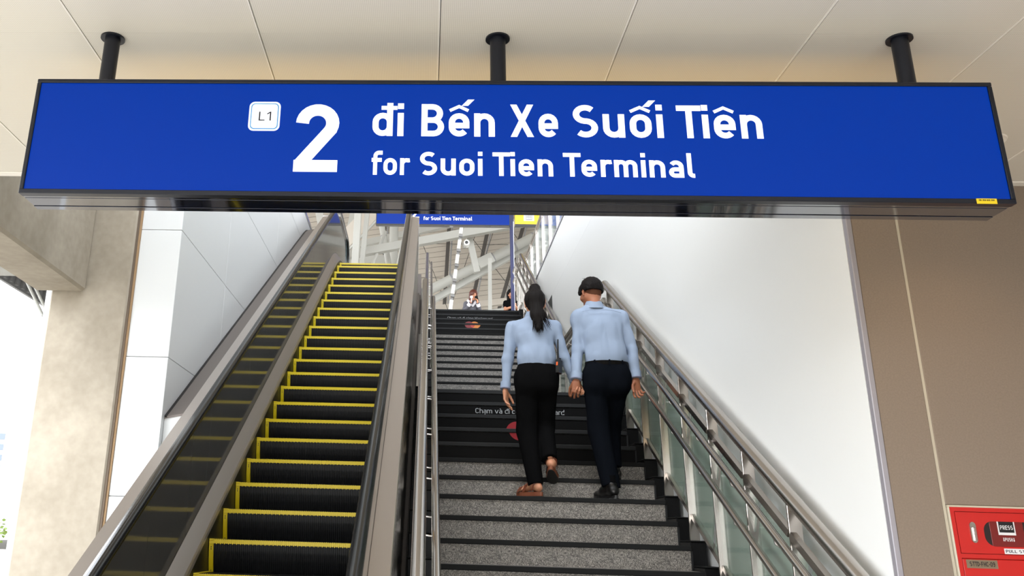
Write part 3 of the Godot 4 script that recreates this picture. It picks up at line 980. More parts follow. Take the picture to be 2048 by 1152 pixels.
func step_meshes() -> Array:
	var blk := MB.new()
	var yel := MB.new()
	var hw := 0.498
	var zc := func(y: float) -> float: return -0.30 * y * y * 3.0 + 0.12 * y      # riser leans away towards its foot
	# tread
	blk.box(-hw, -0.02, -0.40, hw, 0.0, -0.004)
	blk.box(-hw, -0.215, -0.10, hw, -0.02, -0.085)
	var nr := 70
	var x0 := -hw + 0.031
	var pw := (hw * 2 - 0.062) / nr
	var ys := [-0.022, -0.07, -0.12, -0.17, -0.212]
	for i in nr:
		var xa := x0 + pw * i
		var xb := xa + pw * 0.55
		var xc := xa + pw
		for k in 4:
			var y0: float = ys[k + 1]
			var y1: float = ys[k]
			var z0: float = zc.call(y0)
			var z1: float = zc.call(y1)
			blk.quad(Vector3(xa, y0, z0), Vector3(xb, y0, z0), Vector3(xb, y1, z1), Vector3(xa, y1, z1))
			blk.quad(Vector3(xb, y0, z0), Vector3(xb, y0, z0 - 0.008), Vector3(xb, y1, z1 - 0.008), Vector3(xb, y1, z1))
			blk.quad(Vector3(xb, y0, z0 - 0.008), Vector3(xc, y0, z0 - 0.008), Vector3(xc, y1, z1 - 0.008), Vector3(xb, y1, z1 - 0.008))
			blk.quad(Vector3(xc, y0, z0 - 0.008), Vector3(xc, y0, z0), Vector3(xc, y1, z1), Vector3(xc, y1, z1 - 0.008))
		# yellow teeth of the nosing, and tread ribs running back
		yel.box(xa, -0.027 if i % 2 else -0.024, -0.004, xb, 0.004, 0.003)
		blk.box(xa, 0.0, -0.33, xb, 0.004, -0.03)
	yel.box(-hw, -0.022, -0.03, hw, 0.001, 0.0005)
	for s in [-1.0, 1.0]:
		var xo: float = s * hw
		var xi: float = s * (hw - 0.029)
		for k in 4:
			var y0: float = [0.0, -0.07, -0.12, -0.17, -0.212][k + 1]
			var y1: float = [0.0, -0.07, -0.12, -0.17, -0.212][k]
			var t0: float = zc.call(y0) + 0.002
			var t1: float = zc.call(y1) + 0.002
			yel.quad(Vector3(minf(xo, xi), y0, t0), Vector3(maxf(xo, xi), y0, t0), Vector3(maxf(xo, xi), y1, t1), Vector3(minf(xo, xi), y1, t1))
			yel.quad(Vector3(xo, y0, t0), Vector3(xo, y0, t0 - 0.03), Vector3(xo, y1, t1 - 0.03), Vector3(xo, y1, t1))
			yel.quad(Vector3(xi, y0, t0), Vector3(xi, y0, t0 - 0.012), Vector3(xi, y1, t1 - 0.012), Vector3(xi, y1, t1))
		yel.box(minf(xo, xi), 0.0, -0.36, maxf(xo, xi), 0.006, 0.003)
		for y in [-0.045, -0.058, -0.19]:
			blk.box((xo + xi) / 2 - 0.003, y - 0.003, zc.call(y), (xo + xi) / 2 + 0.003, y + 0.003, zc.call(y) + 0.0035)
	return [blk.mesh(), yel.mesh()]

func build_escalator() -> void:
	var o := thing("escalator", "escalator of black ribbed steps edged in yellow between steel balustrades", "escalator", Vector3(EX, 0, -3.0))
	var sm := step_meshes()
	for i in range(-7, 26):
		var z := -6.034 - 0.3464 * i
		var st := lpart(o, "step", sm[0], MT.step_black, Vector3(0, ey(z), z + 3.0))
		lpart(st, "yellow_edging", sm[1], MT.step_yellow)
	var za := -2.6
	var zb := -15.1
	for s in [-1.0, 1.0]:
		var X := func(d: float) -> float: return EX + s * d
		# skirt, inner deck
		part(o, "skirt_panel", MB.new().sweep([Vector2(X.call(0.5020), 0.04), Vector2(X.call(0.5020), -0.45), Vector2(X.call(0.512), -0.45), Vector2(X.call(0.512), 0.04)], epath(za, zb)), MT.skirt_steel)
		part(o, "skirt_bead", MB.new().sweep([Vector2(X.call(0.5020), 0.04), Vector2(X.call(0.512), 0.04), Vector2(X.call(0.519), 0.078), Vector2(X.call(0.515), 0.082), Vector2(X.call(0.507), 0.066)], epath(za, zb)), MT.deck_steel)
		part(o, "inner_deck", MB.new().sweep([Vector2(X.call(0.517), 0.078), Vector2(X.call(0.589), 0.165), Vector2(X.call(0.589), 0.10), Vector2(X.call(0.517), 0.05)], epath(za, zb)), MT.deck_steel)
		part(o, "glass_seat", MB.new().sweep([Vector2(X.call(0.589), 0.172), Vector2(X.call(0.600), 0.172), Vector2(X.call(0.600), 0.12), Vector2(X.call(0.589), 0.12)], epath(za, zb)), MT.plastic_black)
		# balustrade panels, one after another with a fine joint
		var z := za
		while z > zb + 0.2:
			var ze := maxf(z - 1.19, zb)
			part(o, "balustrade_panel", MB.new().sweep([Vector2(X.call(0.590), 0.16), Vector2(X.call(0.598), 0.16), Vector2(X.call(0.598), 0.865), Vector2(X.call(0.590), 0.865)], epath(z, ze + 0.004)), MT.dark_glass)
			z = ze
		# rounded newel ends
		for e in [[zb, 5.8, -1.0], [za, 0.0, 1.0]]:
			var nw := MB.new()
			var pg := []
			for k in 13:
				var a := deg_to_rad(-90.0 + 15.0 * k)
				pg.append(Vector2(e[0] + e[2] * 0.352 * cos(a), e[1] + 0.5125 + 0.352 * sin(a)))
			for k in 12:
				for xx in [0.590, 0.598]:
					nw.flat(Vector3(X.call(xx), e[1] + 0.5125, e[0]), Vector3(X.call(xx), pg[k].y, pg[k].x), Vector3(X.call(xx), pg[k + 1].y, pg[k + 1].x))
			part(o, "newel_panel", nw, MT.clear_glass if e[2] < 0 else MT.dark_glass)
		# handrail loop
		var hp := []
		for k in range(0, 9):
			var a := deg_to_rad(-90.0 + 22.5 * k)
			hp.append(Vector2(za + 0.3875 * cos(a), 0.5125 + 0.3875 * sin(a)))
		for q in epath(za, zb, 0.90): if q.x < za - 0.01: hp.append(q)
		for k in range(1, 9):
			var a := deg_to_rad(90.0 + 22.5 * k)
			hp.append(Vector2(zb + 0.3875 * cos(a), 5.8 + 0.5125 + 0.3875 * sin(a)))
		var prof := []
		for k in 16:
			var a := TAU * k / 16
			prof.append(Vector2(0.0385 * signf(cos(a)) * pow(absf(cos(a)), 0.7), 0.016 * signf(sin(a)) * pow(absf(sin(a)), 0.7)))
		part(o, "handrail", rail(MB.new(), X.call(0.590), hp, prof, true), MT.rubber)
		part(o, "handrail_guide", MB.new().sweep([Vector2(X.call(0.568), 0.880), Vector2(X.call(0.572), 0.860), Vector2(X.call(0.612), 0.860), Vector2(X.call(0.616), 0.880)], epath(za, zb)), MT.polished_steel)
		# high outer deck and side cladding
		var zd := -12.92
		part(o, "outer_deck", MB.new().sweep([Vector2(X.call(0.604), 0.80), Vector2(X.call(0.604), 0.835), Vector2(X.call(0.640), 0.825), Vector2(X.call(0.645), 0.832), Vector2(X.call(0.748), 0.822), Vector2(X.call(0.752), 0.815), Vector2(X.call(0.752), 0.79)], epath(za, zd)), MT.deck_steel)
		part(o, "side_cladding", MB.new().sweep([Vector2(X.call(0.742), 0.79), Vector2(X.call(0.750), 0.79), Vector2(X.call(0.750), -0.40), Vector2(X.call(0.742), -0.40)], epath(za, zd)), MT.side_cladding)
		part(o, "cladding_flange", MB.new().sweep([Vector2(X.call(0.742), -0.40), Vector2(X.call(0.776), -0.40), Vector2(X.call(0.776), -0.42), Vector2(X.call(0.742), -0.42)], epath(za, zd)), MT.plinth)
		part(o, "gap_cover", MB.new().sweep([Vector2(X.call(0.70), -0.43), Vector2(X.call(0.79), -0.43), Vector2(X.call(0.79), -0.45), Vector2(X.call(0.70), -0.45)], epath(za, zd)), MT.plastic_black)
		part(o, "inner_cladding", MB.new().sweep([Vector2(X.call(0.604), 0.80), Vector2(X.call(0.640), 0.80), Vector2(X.call(0.640), -0.40), Vector2(X.call(0.604), -0.40)], epath(za, zd)), MT.side_cladding)
		part(o, "deck_end_cap", MB.new().box(X.call(0.604), ey(zd) + 0.10, zd - 0.012, X.call(0.752), ey(zd) + 0.83, zd), MT.deck_steel)
	part(o, "truss_cover", MB.new().sweep([Vector2(EX - 0.72, -0.46), Vector2(EX - 0.72, -0.52), Vector2(EX + 0.72, -0.52), Vector2(EX + 0.72, -0.46)], epath(za, -14.2)), MT.side_cladding)
	part(o, "comb_plate", MB.new().box(EX - 0.5, 5.795, -15.4, EX + 0.5, 5.812, -14.35), MT.deck_steel)
	# ledge between the escalator and the panelled wall
	var p := thing("wall_ledge", "sloping grey metal ledge between escalator and panelled wall", "ledge", Vector3(-1.8, 0, -6.56))
	part(p, "top_plate", MB.new().sweep([Vector2(-1.948, 0.545), Vector2(-1.668, 0.60), Vector2(-1.668, 0.585), Vector2(-1.948, 0.53)], epath(-6.56, -13.2)), MT.plinth)
	part(p, "edge_bead", MB.new().sweep([Vector2(-1.948, 0.555), Vector2(-1.930, 0.552), Vector2(-1.930, 0.540), Vector2(-1.948, 0.543)], epath(-6.56, -13.2)), MT.skirt_steel)
	part(p, "body", MB.new().sweep([Vector2(-1.948, 0.53), Vector2(-1.672, 0.585), Vector2(-1.672, -0.45), Vector2(-1.948, -0.45)], epath(-6.565, -13.2)), MT.white_panel)

# ------------------------------------------------------------------ stairs
const SR := 0.15675
const STR := 0.285494
const SZ0 := -5.98464
const SXL := 0.10
const SXR := 1.7596

func nosings() -> Array:
	var a := []
	for nn in range(1, 20): a.append(Vector2(SZ0 - STR * (nn - 9), SR * nn))
	for k in 18: a.append(Vector2(-11.8185 - STR * k, SR * (20 + k)))
	return a

func build_stairs() -> void:
	var o := thing("staircase", "granite staircase with black nosings and black printed risers", "stairs", Vector3(0.93, 0, -3.7))
	var ns := nosings()
	for i in ns.size():
		var z: float = ns[i].x
		var y: float = ns[i].y
		var zn: float = ns[i + 1].x if i + 1 < ns.size() else z - 0.24
		var film := (i >= 14 and i <= 18) or i >= 32
		var st := part(o, "step", MB.new().box(SXL, y - 0.035, zn - 0.03, SXR, y, z - 0.045), MT.granite)
		part(st, "nosing", MB.new().cbox(SXL, y - 0.033, z - 0.05, SXR + 0.003, y + 0.001, z, 0.004), MT.film_nosing if film else MT.nosing)
		part(st, "riser", MB.new().box(SXL, y - SR, z - 0.034, SXR, y - 0.033, z - 0.012), MT.granite)
		if film: part(st, "riser_film", MB.new().box(SXL, y - SR + 0.002, z - 0.012, SXR, y - 0.034, z - 0.0095), MT.film)
		part(st, "end_strip", MB.new().cbox(SXR - 0.004, y - SR, z - 0.034, SXR + 0.010, y - 0.033, z - 0.006, 0.002), MT.film_nosing)
		for s in [[SXR + 0.004, SXR + 0.112], [-0.115, SXL]]:
			part(st, "side_block", MB.new().cbox(s[0], y - SR - 0.02, zn - 0.03, s[1], y + 0.026, z - 0.035, 0.006), MT.black_stone)
			part(st, "side_cap", MB.new().cbox(s[0], y + 0.0265, zn - 0.02, s[1], y + 0.034, z - 0.030, 0.002), MT.nosing)
	part(o, "under_slab", MB.new().sweep([Vector2(-0.11, -0.45), Vector2(1.86, -0.45), Vector2(1.86, -0.20), Vector2(-0.11, -0.20)], [Vector2(-3.5, 0.0), Vector2(SZ0 - STR * 10, SR * 19), Vector2(-11.65, SR * 19), Vector2(-16.9, 5.8)]), MT.concrete)
	# print on the risers: wording on the second from the top of each flight, two discs below it
	for q in [[17, 0.466, 0.843, 0.047, 0.876], [35, 0.371, 0.850, 0.047, 0.815]]:
		var top: int = q[0]
		var y: float = ns[top].y
		words(o, "riser_wording", "Chạm và đi cùng Mastercard", q[1], y - SR + 0.052, q[2], q[3], ns[top].x - 0.0088, 0.105, MT.film_text, 0.10)
		var cx: float = q[4]
		var ym: float = ns[top - 2].y        # centre of the discs: the joint between the two risers
		for d in [top - 1, top - 2]:
			var yt: float = ns[d].y - 0.034
			var yb: float = ns[d].y - SR + 0.002
			var zd: float = ns[d].x - 0.0088
			for cc in [[-0.050, "film_red", 0.0], [0.050, "film_orange", 0.0004]]:
				var pg := PackedVector2Array()
				for s in 40:
					var a := TAU * s / 40
					pg.append(Vector2(cx + cc[0] + 0.100 * cos(a), ym + 0.0 + 0.100 * sin(a)))
				var rect := PackedVector2Array([Vector2(0.2, yb), Vector2(1.7, yb), Vector2(1.7, yt), Vector2(0.2, yt)])
				for r in Geometry2D.intersect_polygons(pg, rect):
					part(o, "printed_disc", MB.new().extrude(r, zd - 0.0003 + cc[2], zd + cc[2]), MT[cc[1]])
			var A := PackedVector2Array()
			var B := PackedVector2Array()
			for s in 40:
				var a := TAU * s / 40
				A.append(Vector2(cx - 0.050 + 0.100 * cos(a), ym + 0.0 + 0.100 * sin(a)))
				B.append(Vector2(cx + 0.050 + 0.100 * cos(a), ym + 0.0 + 0.100 * sin(a)))
			for lens in Geometry2D.intersect_polygons(A, B):
				for r in Geometry2D.intersect_polygons(lens, PackedVector2Array([Vector2(0.2, yb), Vector2(1.7, yb), Vector2(1.7, yt), Vector2(0.2, yt)])):
					part(o, "printed_disc", MB.new().extrude(r, zd, zd + 0.0008), MT.film_mix)

const T2 := 0.54905
func stair_path(h: float, zs := -3.3, ze := -17.25) -> Array:
	return [Vector2(zs, 1.4115 + (SZ0 - zs) * T2 + h), Vector2(-8.84, 2.979 + h), Vector2(-11.533, 2.979 + h), Vector2(-16.672, 5.80 + h), Vector2(ze, 5.80 + h)]

func sy(z: float, h: float) -> float:
	if z > -8.84: return 1.4115 + (SZ0 - z) * T2 + h
	if z > -11.533: return 2.979 + h
	if z > -16.672: return 2.979 + (-11.533 - z) * T2 + h
	return 5.8 + h

func sub_path(z0: float, z1: float, h: float) -> Array:
	var p := [Vector2(z0, sy(z0, h))]
	for z in [-8.84, -11.533, -16.672]:
		if z < z0 and z > z1: p.append(Vector2(z, sy(z, h)))
	p.append(Vector2(z1, sy(z1, h)))
	return p

func to3(x: float, p: Array) -> Array:
	var r := []
	for q in p: r.append(Vector3(x, q.y, q.x))
	return r

func build_stair_rail(side: int) -> void:
	var xc := 1.812 if side > 0 else -0.028
	var xi := 1.715 if side > 0 else 0.054
	var o := thing("stair_railing", "stainless railing with glass panels along the white wall" if side > 0 else "stainless railing with twin pipes between escalator and stairs", "railing", Vector3(xc, 0, -3.4))
	part(o, "top_rail", MB.new().tube(to3(xc, stair_path(1.12)), 0.038 if side > 0 else 0.0315, 20), MT.steel)
	var inner := 2 if side > 0 else 1
	for k in 2:
		var h: float = [0.945, 0.735][k]
		var pth := to3(xi, stair_path(h))
		var e: Vector3 = pth[pth.size() - 1]
		part(o, "handrail", MB.new().tube(pth, 0.0195, 16), MT.steel)
	var zs := []
	for i in range(-9, 10, 2): zs.append([SZ0 - STR * i - 0.085, SR * (i + 9) + 0.03])
	for z in [-9.75, -10.65, -11.5]: zs.append([z, SR * 19])
	for k in range(1, 18, 2): zs.append([-11.8185 - STR * k - 0.085, SR * (20 + k) + 0.03])
	zs.append([-17.2, 5.80])
	for i in zs.size():
		var z: float = zs[i][0]
		var yb: float = zs[i][1]
		part(o, "post", MB.new().cbox(xc - 0.032, yb, z - 0.008, xc + 0.032, sy(z, 1.10), z + 0.008, 0.002).cbox(xc - 0.006, yb, z - 0.045, xc + 0.006, sy(z, 0.93), z - 0.008, 0.001), MT.steel)
		for h in [0.945, 0.735]:
			var zz := z - 0.035
			var yy := sy(zz, h)
			var bx := xc - 0.03 * signf(xc - xi)
			part(o, "bracket", MB.new().tube([Vector3(bx, yy - 0.066, zz), Vector3(lerpf(bx, xi, 0.6), yy - 0.068, zz), Vector3(lerpf(bx, xi, 0.9), yy - 0.055, zz), Vector3(xi, yy - 0.015, zz)], 0.006, 8), MT.polished_steel)
		if i + 1 < zs.size():
			var za := z - 0.012
			var zb: float = zs[i + 1][0] + 0.012
			part(o, "upper_frame", rail(MB.new(), xc, sub_path(za, zb, 0.955), [Vector2(-0.036, -0.02), Vector2(-0.005, -0.02), Vector2(-0.005, 0.02), Vector2(-0.036, 0.02)] if side > 0 else [Vector2(-0.015, -0.02), Vector2(0.015, -0.02), Vector2(0.015, 0.02), Vector2(-0.015, 0.02)]), MT.steel)
			part(o, "lower_frame", rail(MB.new(), xc, sub_path(za, zb, 0.15), [Vector2(-0.016, -0.016), Vector2(0.016, -0.016), Vector2(0.016, 0.016), Vector2(-0.016, 0.016)]), MT.steel)
			part(o, "glass_panel", rail(MB.new(), xc, sub_path(za - 0.03, zb + 0.004, 0.545), [Vector2(-0.005, -0.345), Vector2(0.005, -0.345), Vector2(0.005, 0.335), Vector2(-0.005, 0.335)]), MT.glass)

func build_guard() -> void:
	var o := thing("glass_guard", "glass guard rail with steel posts on top of the white stair wall", "railing", Vector3(1.95, 5.99, -10))
	part(o, "top_rail", MB.new().tube([Vector3(1.95, 6.97, -6.0), Vector3(1.95, 6.97, -17.6)], 0.03, 14), MT.steel)
	part(o, "base_rail", MB.new().box(1.925, 5.99, -17.6, 1.975, 6.03, -6.0), MT.steel)
	var z := -6.0
	while z > -17.7:
		part(o, "post", MB.new().cbox(1.925, 5.99, z - 0.03, 1.975, 6.95, z + 0.03, 0.003), MT.steel)
		if z > -17.0: part(o, "glass_panel", MB.new().box(1.945, 6.05, z - 0.80, 1.957, 6.86, z - 0.05), MT.clear_glass)
		if z > -17.0: part(o, "mid_rail", MB.new().tube([Vector3(1.95, 6.88, z - 0.03), Vector3(1.95, 6.88, z - 0.81)], 0.012, 8), MT.steel)
		z -= 0.84

# ------------------------------------------------------------------ station roof and what lies beyond
func bar(o: Node3D, called: String, a: Vector3, b: Vector3, r: float, m: Material, square := false, depth := 0.0) -> void:
	if not square:
		part(o, called, MB.new().tube([a, b], r, 16), m)
		return
	var y := (b - a).normalized()
	var x := y.cross(Vector3.FORWARD).normalized()
	var z := x.cross(y)
	part(o, called, MB.new().cobox(Transform3D(Basis(x, y, z), (a + b) / 2), Vector3(r * 2, (b - a).length(), depth if depth > 0 else r * 2), 0.006), m)

func build_roof() -> void:
	var o := thing("station_roof", "arched station roof of beige lapped panels over white tubular trusses", "roof", Vector3(0, 8, -30))
	# lapped sheets of the far roof slope, leaning away as they rise
	var k := 0
	part(o, "sheet_backing", MB.new().obox(Transform3D(Basis(Vector3(1, 0.148, 0).normalized(), Vector3(-0.12, 0.82, 0.55).normalized(), Vector3(1, 0.148, 0).normalized().cross(Vector3(-0.12, 0.82, 0.55).normalized())), Vector3(3.5, 11.19, -30.98)), Vector3(20.0, 9.0, 0.02)), MT.roof_dark)
	for i in 46:
		var y0 := 7.2 + i * 0.155
		var z0 := -33.0 + i * 0.104
		var dx := Vector3(1, 0.148, 0).normalized()
		var up := Vector3(0, 0.155, 0.104).normalized()
		up = (up - dx * up.dot(dx)).normalized()
		var nrm := dx.cross(up).normalized()
		part(o, "roof_sheet", MB.new().obox(Transform3D(Basis(dx, up, nrm).rotated(dx, -0.06), Vector3(3.5, y0 + 0.078 + 0.444, z0 + 0.052)), Vector3(20.0, 0.172, 0.012)), MT.roof_panel)
	# overhead roof: sheets and open sides let daylight in
	for i in 9:
		var a := Vector3(-15.0 + i * 3.3, 12.6 + 2.6 * sin(PI * (i + 0.0) / 9), 0)
		var b := Vector3(-15.0 + (i + 1) * 3.3, 12.6 + 2.6 * sin(PI * (i + 1.0) / 9), 0)
		var d := (b - a)
		part(o, "vault_sheet", MB.new().obox(Transform3D(Basis(d.normalized(), Vector3(-d.y, d.x, 0).normalized(), Vector3(0, 0, 1)), (a + b) / 2 + Vector3(0, 0, -16.5)), Vector3(d.length(), 0.1, 27.0)), MT.roof_panel)
	# main tube truss across the view
	bar(o, "truss_tube", Vector3(-2.6, 6.90, -24.5), Vector3(6.5, 11.91, -24.5), 0.14, MT.roof_white)
	for t in [0.27, 0.36, 0.43, 0.49, 0.56, 0.62]:
		var p := Vector3(-2.6, 6.90, -24.5).lerp(Vector3(6.5, 11.91, -24.5), t)
		var d := Vector3(9.1, 5.01, 0).normalized()
		bar(o, "tube_collar", p - d * 0.025, p + d * 0.025, 0.152, MT.roof_grey)
	bar(o, "lower_chord", Vector3(-2.4, 6.60, -24.8), Vector3(6.3, 11.87, -24.8), 0.09, MT.roof_white, true)
	bar(o, "gusset_plate", Vector3(1.42, 9.10, -24.32), Vector3(1.84, 9.33, -24.32), 0.15, MT.roof_white, true, 0.06)
	bar(o, "upper_beam", Vector3(-4.0, 8.52, -23.0), Vector3(6.0, 10.62, -23.0), 0.11, MT.roof_white, true)
	bar(o, "upper_beam", Vector3(-4.0, 9.72, -26.0), Vector3(6.0, 12.3, -26.0), 0.10, MT.roof_white, true)
	bar(o, "inclined_strut", Vector3(0.93, 10.54, -23.5), Vector3(1.34, 8.60, -23.5), 0.085, MT.roof_white, true)
	bar(o, "thin_post", Vector3(1.62, 8.70, -22.5), Vector3(1.61, 5.8, -22.5), 0.048, MT.roof_white, true)
	bar(o, "edge_beam", Vector3(-3.0, 8.02, -27.0), Vector3(6.0, 9.17, -27.0), 0.10, MT.roof_panel, true)
	bar(o, "edge_beam", Vector3(-3.0, 7.55, -26.6), Vector3(6.0, 8.70, -26.6), 0.14, MT.roof_white, true)
	# dark slots with steel guides between the sheets
	for q in [[Vector3(0.72, 12.4, -29.3), Vector3(0.55, 8.9, -30.6)], [Vector3(2.16, 12.4, -29.3), Vector3(1.50, 9.3, -30.5)], [Vector3(3.45, 12.6, -29.3), Vector3(2.46, 9.2, -30.5)], [Vector3(-1.6, 12.4, -29.3), Vector3(-1.5, 9.0, -30.6)]]:
		bar(o, "roof_slot", q[0], q[1], 0.065, MT.roof_dark, true, 0.05)
		bar(o, "slot_guide", q[0] + Vector3(0.12, 0, 0.05), q[1] + Vector3(0.12, 0, 0.05), 0.03, MT.roof_grey, true, 0.04)
	# bracing cables
	for q in [[Vector3(-0.5, 10.9, -25.5), Vector3(0.75, 7.6, -25.5)], [Vector3(1.6, 11.0, -25.5), Vector3(0.6, 7.9, -25.5)], [Vector3(0.9, 10.9, -25.6), Vector3(3.0, 8.0, -25.6)],
			[Vector3(2.1, 11.0, -25.7), Vector3(1.1, 7.8, -25.7)], [Vector3(2.3, 10.9, -25.6), Vector3(3.6, 9.0, -25.6)], [Vector3(-0.5, 9.9, -28.5), Vector3(3.6, 9.85, -28.5)], [Vector3(-0.5, 11.1, -28.5), Vector3(3.6, 11.1, -28.5)]]:
		bar(o, "bracing_cable", q[0], q[1], 0.008, MT.wire)
	# left: box columns, tubes and raking box girder
	bar(o, "box_column", Vector3(-1.80, 9.9, -21.0), Vector3(-1.88, 5.8, -21.0), 0.085, MT.roof_white, true)
	bar(o, "box_column", Vector3(-1.60, 9.8, -21.5), Vector3(-1.86, 5.8, -21.5), 0.06, MT.roof_white, true)
	bar(o, "box_girder", Vector3(-3.2, 7.9, -22.2), Vector3(-1.15, 10.15, -22.0), 0.22, MT.roof_panel, true, 0.3)
	bar(o, "girder_edge", Vector3(-2.95, 7.75, -22.0), Vector3(-0.95, 9.98, -21.8), 0.025, MT.roof_white, true)
	bar(o, "tube_column", Vector3(-1.48, 10.7, -24.0), Vector3(-0.62, 6.3, -24.0), 0.085, MT.roof_white)
	for t in [0.10, 0.2, 0.3, 0.4]:
		var p := Vector3(-1.48, 10.7, -24.0).lerp(Vector3(-0.62, 6.3, -24.0), t)
		bar(o, "tube_collar", p, p + Vector3(0.006, -0.03, 0), 0.092, MT.roof_grey)
	bar(o, "tube_column", Vector3(-1.06, 11.0, -25.0), Vector3(-1.02, 6.0, -25.0), 0.13, MT.roof_white)
	bar(o, "raking_tube", Vector3(-1.75, 8.0, -23.0), Vector3(-1.2, 9.6, -23.0), 0.045, MT.roof_white)
	bar(o, "raking_tube", Vector3(-0.95, 7.9, -22.6), Vector3(-0.55, 9.9, -22.6), 0.05, MT.roof_white)
	bar(o, "far_column", Vector3(-3.3, 11.0, -23.5), Vector3(-2.1, 6.0, -23.5), 0.11, MT.roof_white, true)
	bar(o, "far_column", Vector3(-2.2, 11.0, -24.5), Vector3(-2.9, 6.0, -24.5), 0.10, MT.roof_white, true)
	bar(o, "cross_beam", Vector3(-5.0, 9.4, -25.5), Vector3(-0.4, 9.6, -25.5), 0.12, MT.roof_white, true)
	# hanging run of light fittings
	var a := Vector3(0.90, 9.75, -21.5)
	var b := Vector3(0.54, 6.9, -21.5)
	var lr := thing("light_fitting_run", "inclined run of white light fittings hanging under the truss", "light fitting", a)
	bar(lr, "cable_tray", a + Vector3(0.0, 0, -0.05), b + Vector3(0.0, 0, -0.05), 0.035, MT.roof_grey, true)
	for i in 7:
		var t0 := 0.03 + i * 0.14
		bar(lr, "fitting", a.lerp(b, t0), a.lerp(b, t0 + 0.085), 0.045, MT.fixture, true, 0.07)
		bar(lr, "fitting_clamp", a.lerp(b, t0 + 0.095) + Vector3(0.01, 0, 0.02), a.lerp(b, t0 + 0.115) + Vector3(0.01, 0, 0.02), 0.05, MT.roof_grey, true)
	# cctv
	var cc := thing("cctv_camera", "small round white security camera hanging beside the light fittings", "camera", Vector3(0.98, 8.78, -21.5))
	part(cc, "housing", MB.new().tube([Vector3(0.96, 8.76, -21.62), Vector3(0.96, 8.755, -21.36)], 0.075, 16), MT.fixture)
	part(cc, "lens", MB.new().tube([Vector3(0.955, 8.755, -21.36), Vector3(0.955, 8.753, -21.345)], 0.04, 14), MT.plastic_black)
	part(cc, "arm", MB.new().tube([Vector3(0.80, 8.9, -21.52), Vector3(0.90, 8.66, -21.52), Vector3(0.96, 8.70, -21.52)], 0.016, 8), MT.roof_white)

func build_outside() -> void:
	# footbridge canopy seen past the beam
	var o := thing("outdoor_canopy", "grey ribbed canopy with white support tube outside past the beam", "canopy", Vector3(-6, 4.5, -11))
	part(o, "soffit", MB.new().box(-5.22, 4.62, -22.0, -3.1, 4.70, -7.4), MT.roof_grey)
	part(o, "edge_gutter", MB.new().box(-5.26, 4.42, -22.0, -5.22, 4.62, -6.0), MT.roof_grey)
	for i in 46:
		part(o, "gutter_rib", MB.new().box(-5.22, 4.45, -7.0 - i * 0.17, -5.19, 4.60, -6.94 - i * 0.17), MT.roof_grey)
	part(o, "support_tube", MB.new().tube([Vector3(-5.6, 4.46, -9.75), Vector3(-3.9, 4.46, -9.75)], 0.11, 18), MT.roof_white)
	part(o, "strut", MB.new().tube([Vector3(-4.75, 4.38, -9.7), Vector3(-4.42, 3.86, -9.7)], 0.018, 8), MT.roof_white)
	part(o, "strut", MB.new().tube([Vector3(-4.68, 4.38, -9.7), Vector3(-4.35, 3.86, -9.7)], 0.018, 8), MT.roof_white)
	# distant tower in the haze
	var t := thing("distant_tower", "pale hazy high-rise tower far beyond the white post", "building", Vector3(-60, 0, -120))
	part(t, "wall", MB.new().box(-66.0, -0.1, -130.0, -56.6, 15.0, -120.0), MT.tower_wall)
	for i in 8:
		for j in 4:
			part(t, "window", MB.new().box(-64.5 + j * 2.0, 3.0 + i * 1.4, -120.0, -63.3 + j * 2.0, 3.8 + i * 1.4, -119.95), MT.tower_pane)
	var s := thing("street_tree", "pale green tree crown showing low beside the white post", "tree", Vector3(-17.5, -0.08, -35))
	part(s, "trunk", MB.new().tube([Vector3(-17.5, -0.08, -35), Vector3(-17.45, 0.8, -35)], [0.12, 0.09], 8), MT.leather_brown)
	var rng := RandomNumberGenerator.new()
	rng.seed = 5
	var lf := MB.new()
	for i in 700:
		var d := Vector3(rng.randfn(), rng.randfn() * 0.7, rng.randfn())
		d = d.normalized() * pow(rng.randf(), 0.4) * 1.1
		var c := Vector3(-17.4, 1.35, -35) + d * Vector3(1.2, 0.75, 1.0)
		var u := Vector3(rng.randfn(), rng.randfn(), rng.randfn()).normalized() * 0.10
		var w := u.cross(Vector3(rng.randfn(), rng.randfn(), rng.randfn())).normalized() * 0.06
		lf.quad(c - u, c + w, c + u, c - w)
	part(s, "foliage", lf, MT.foliage)

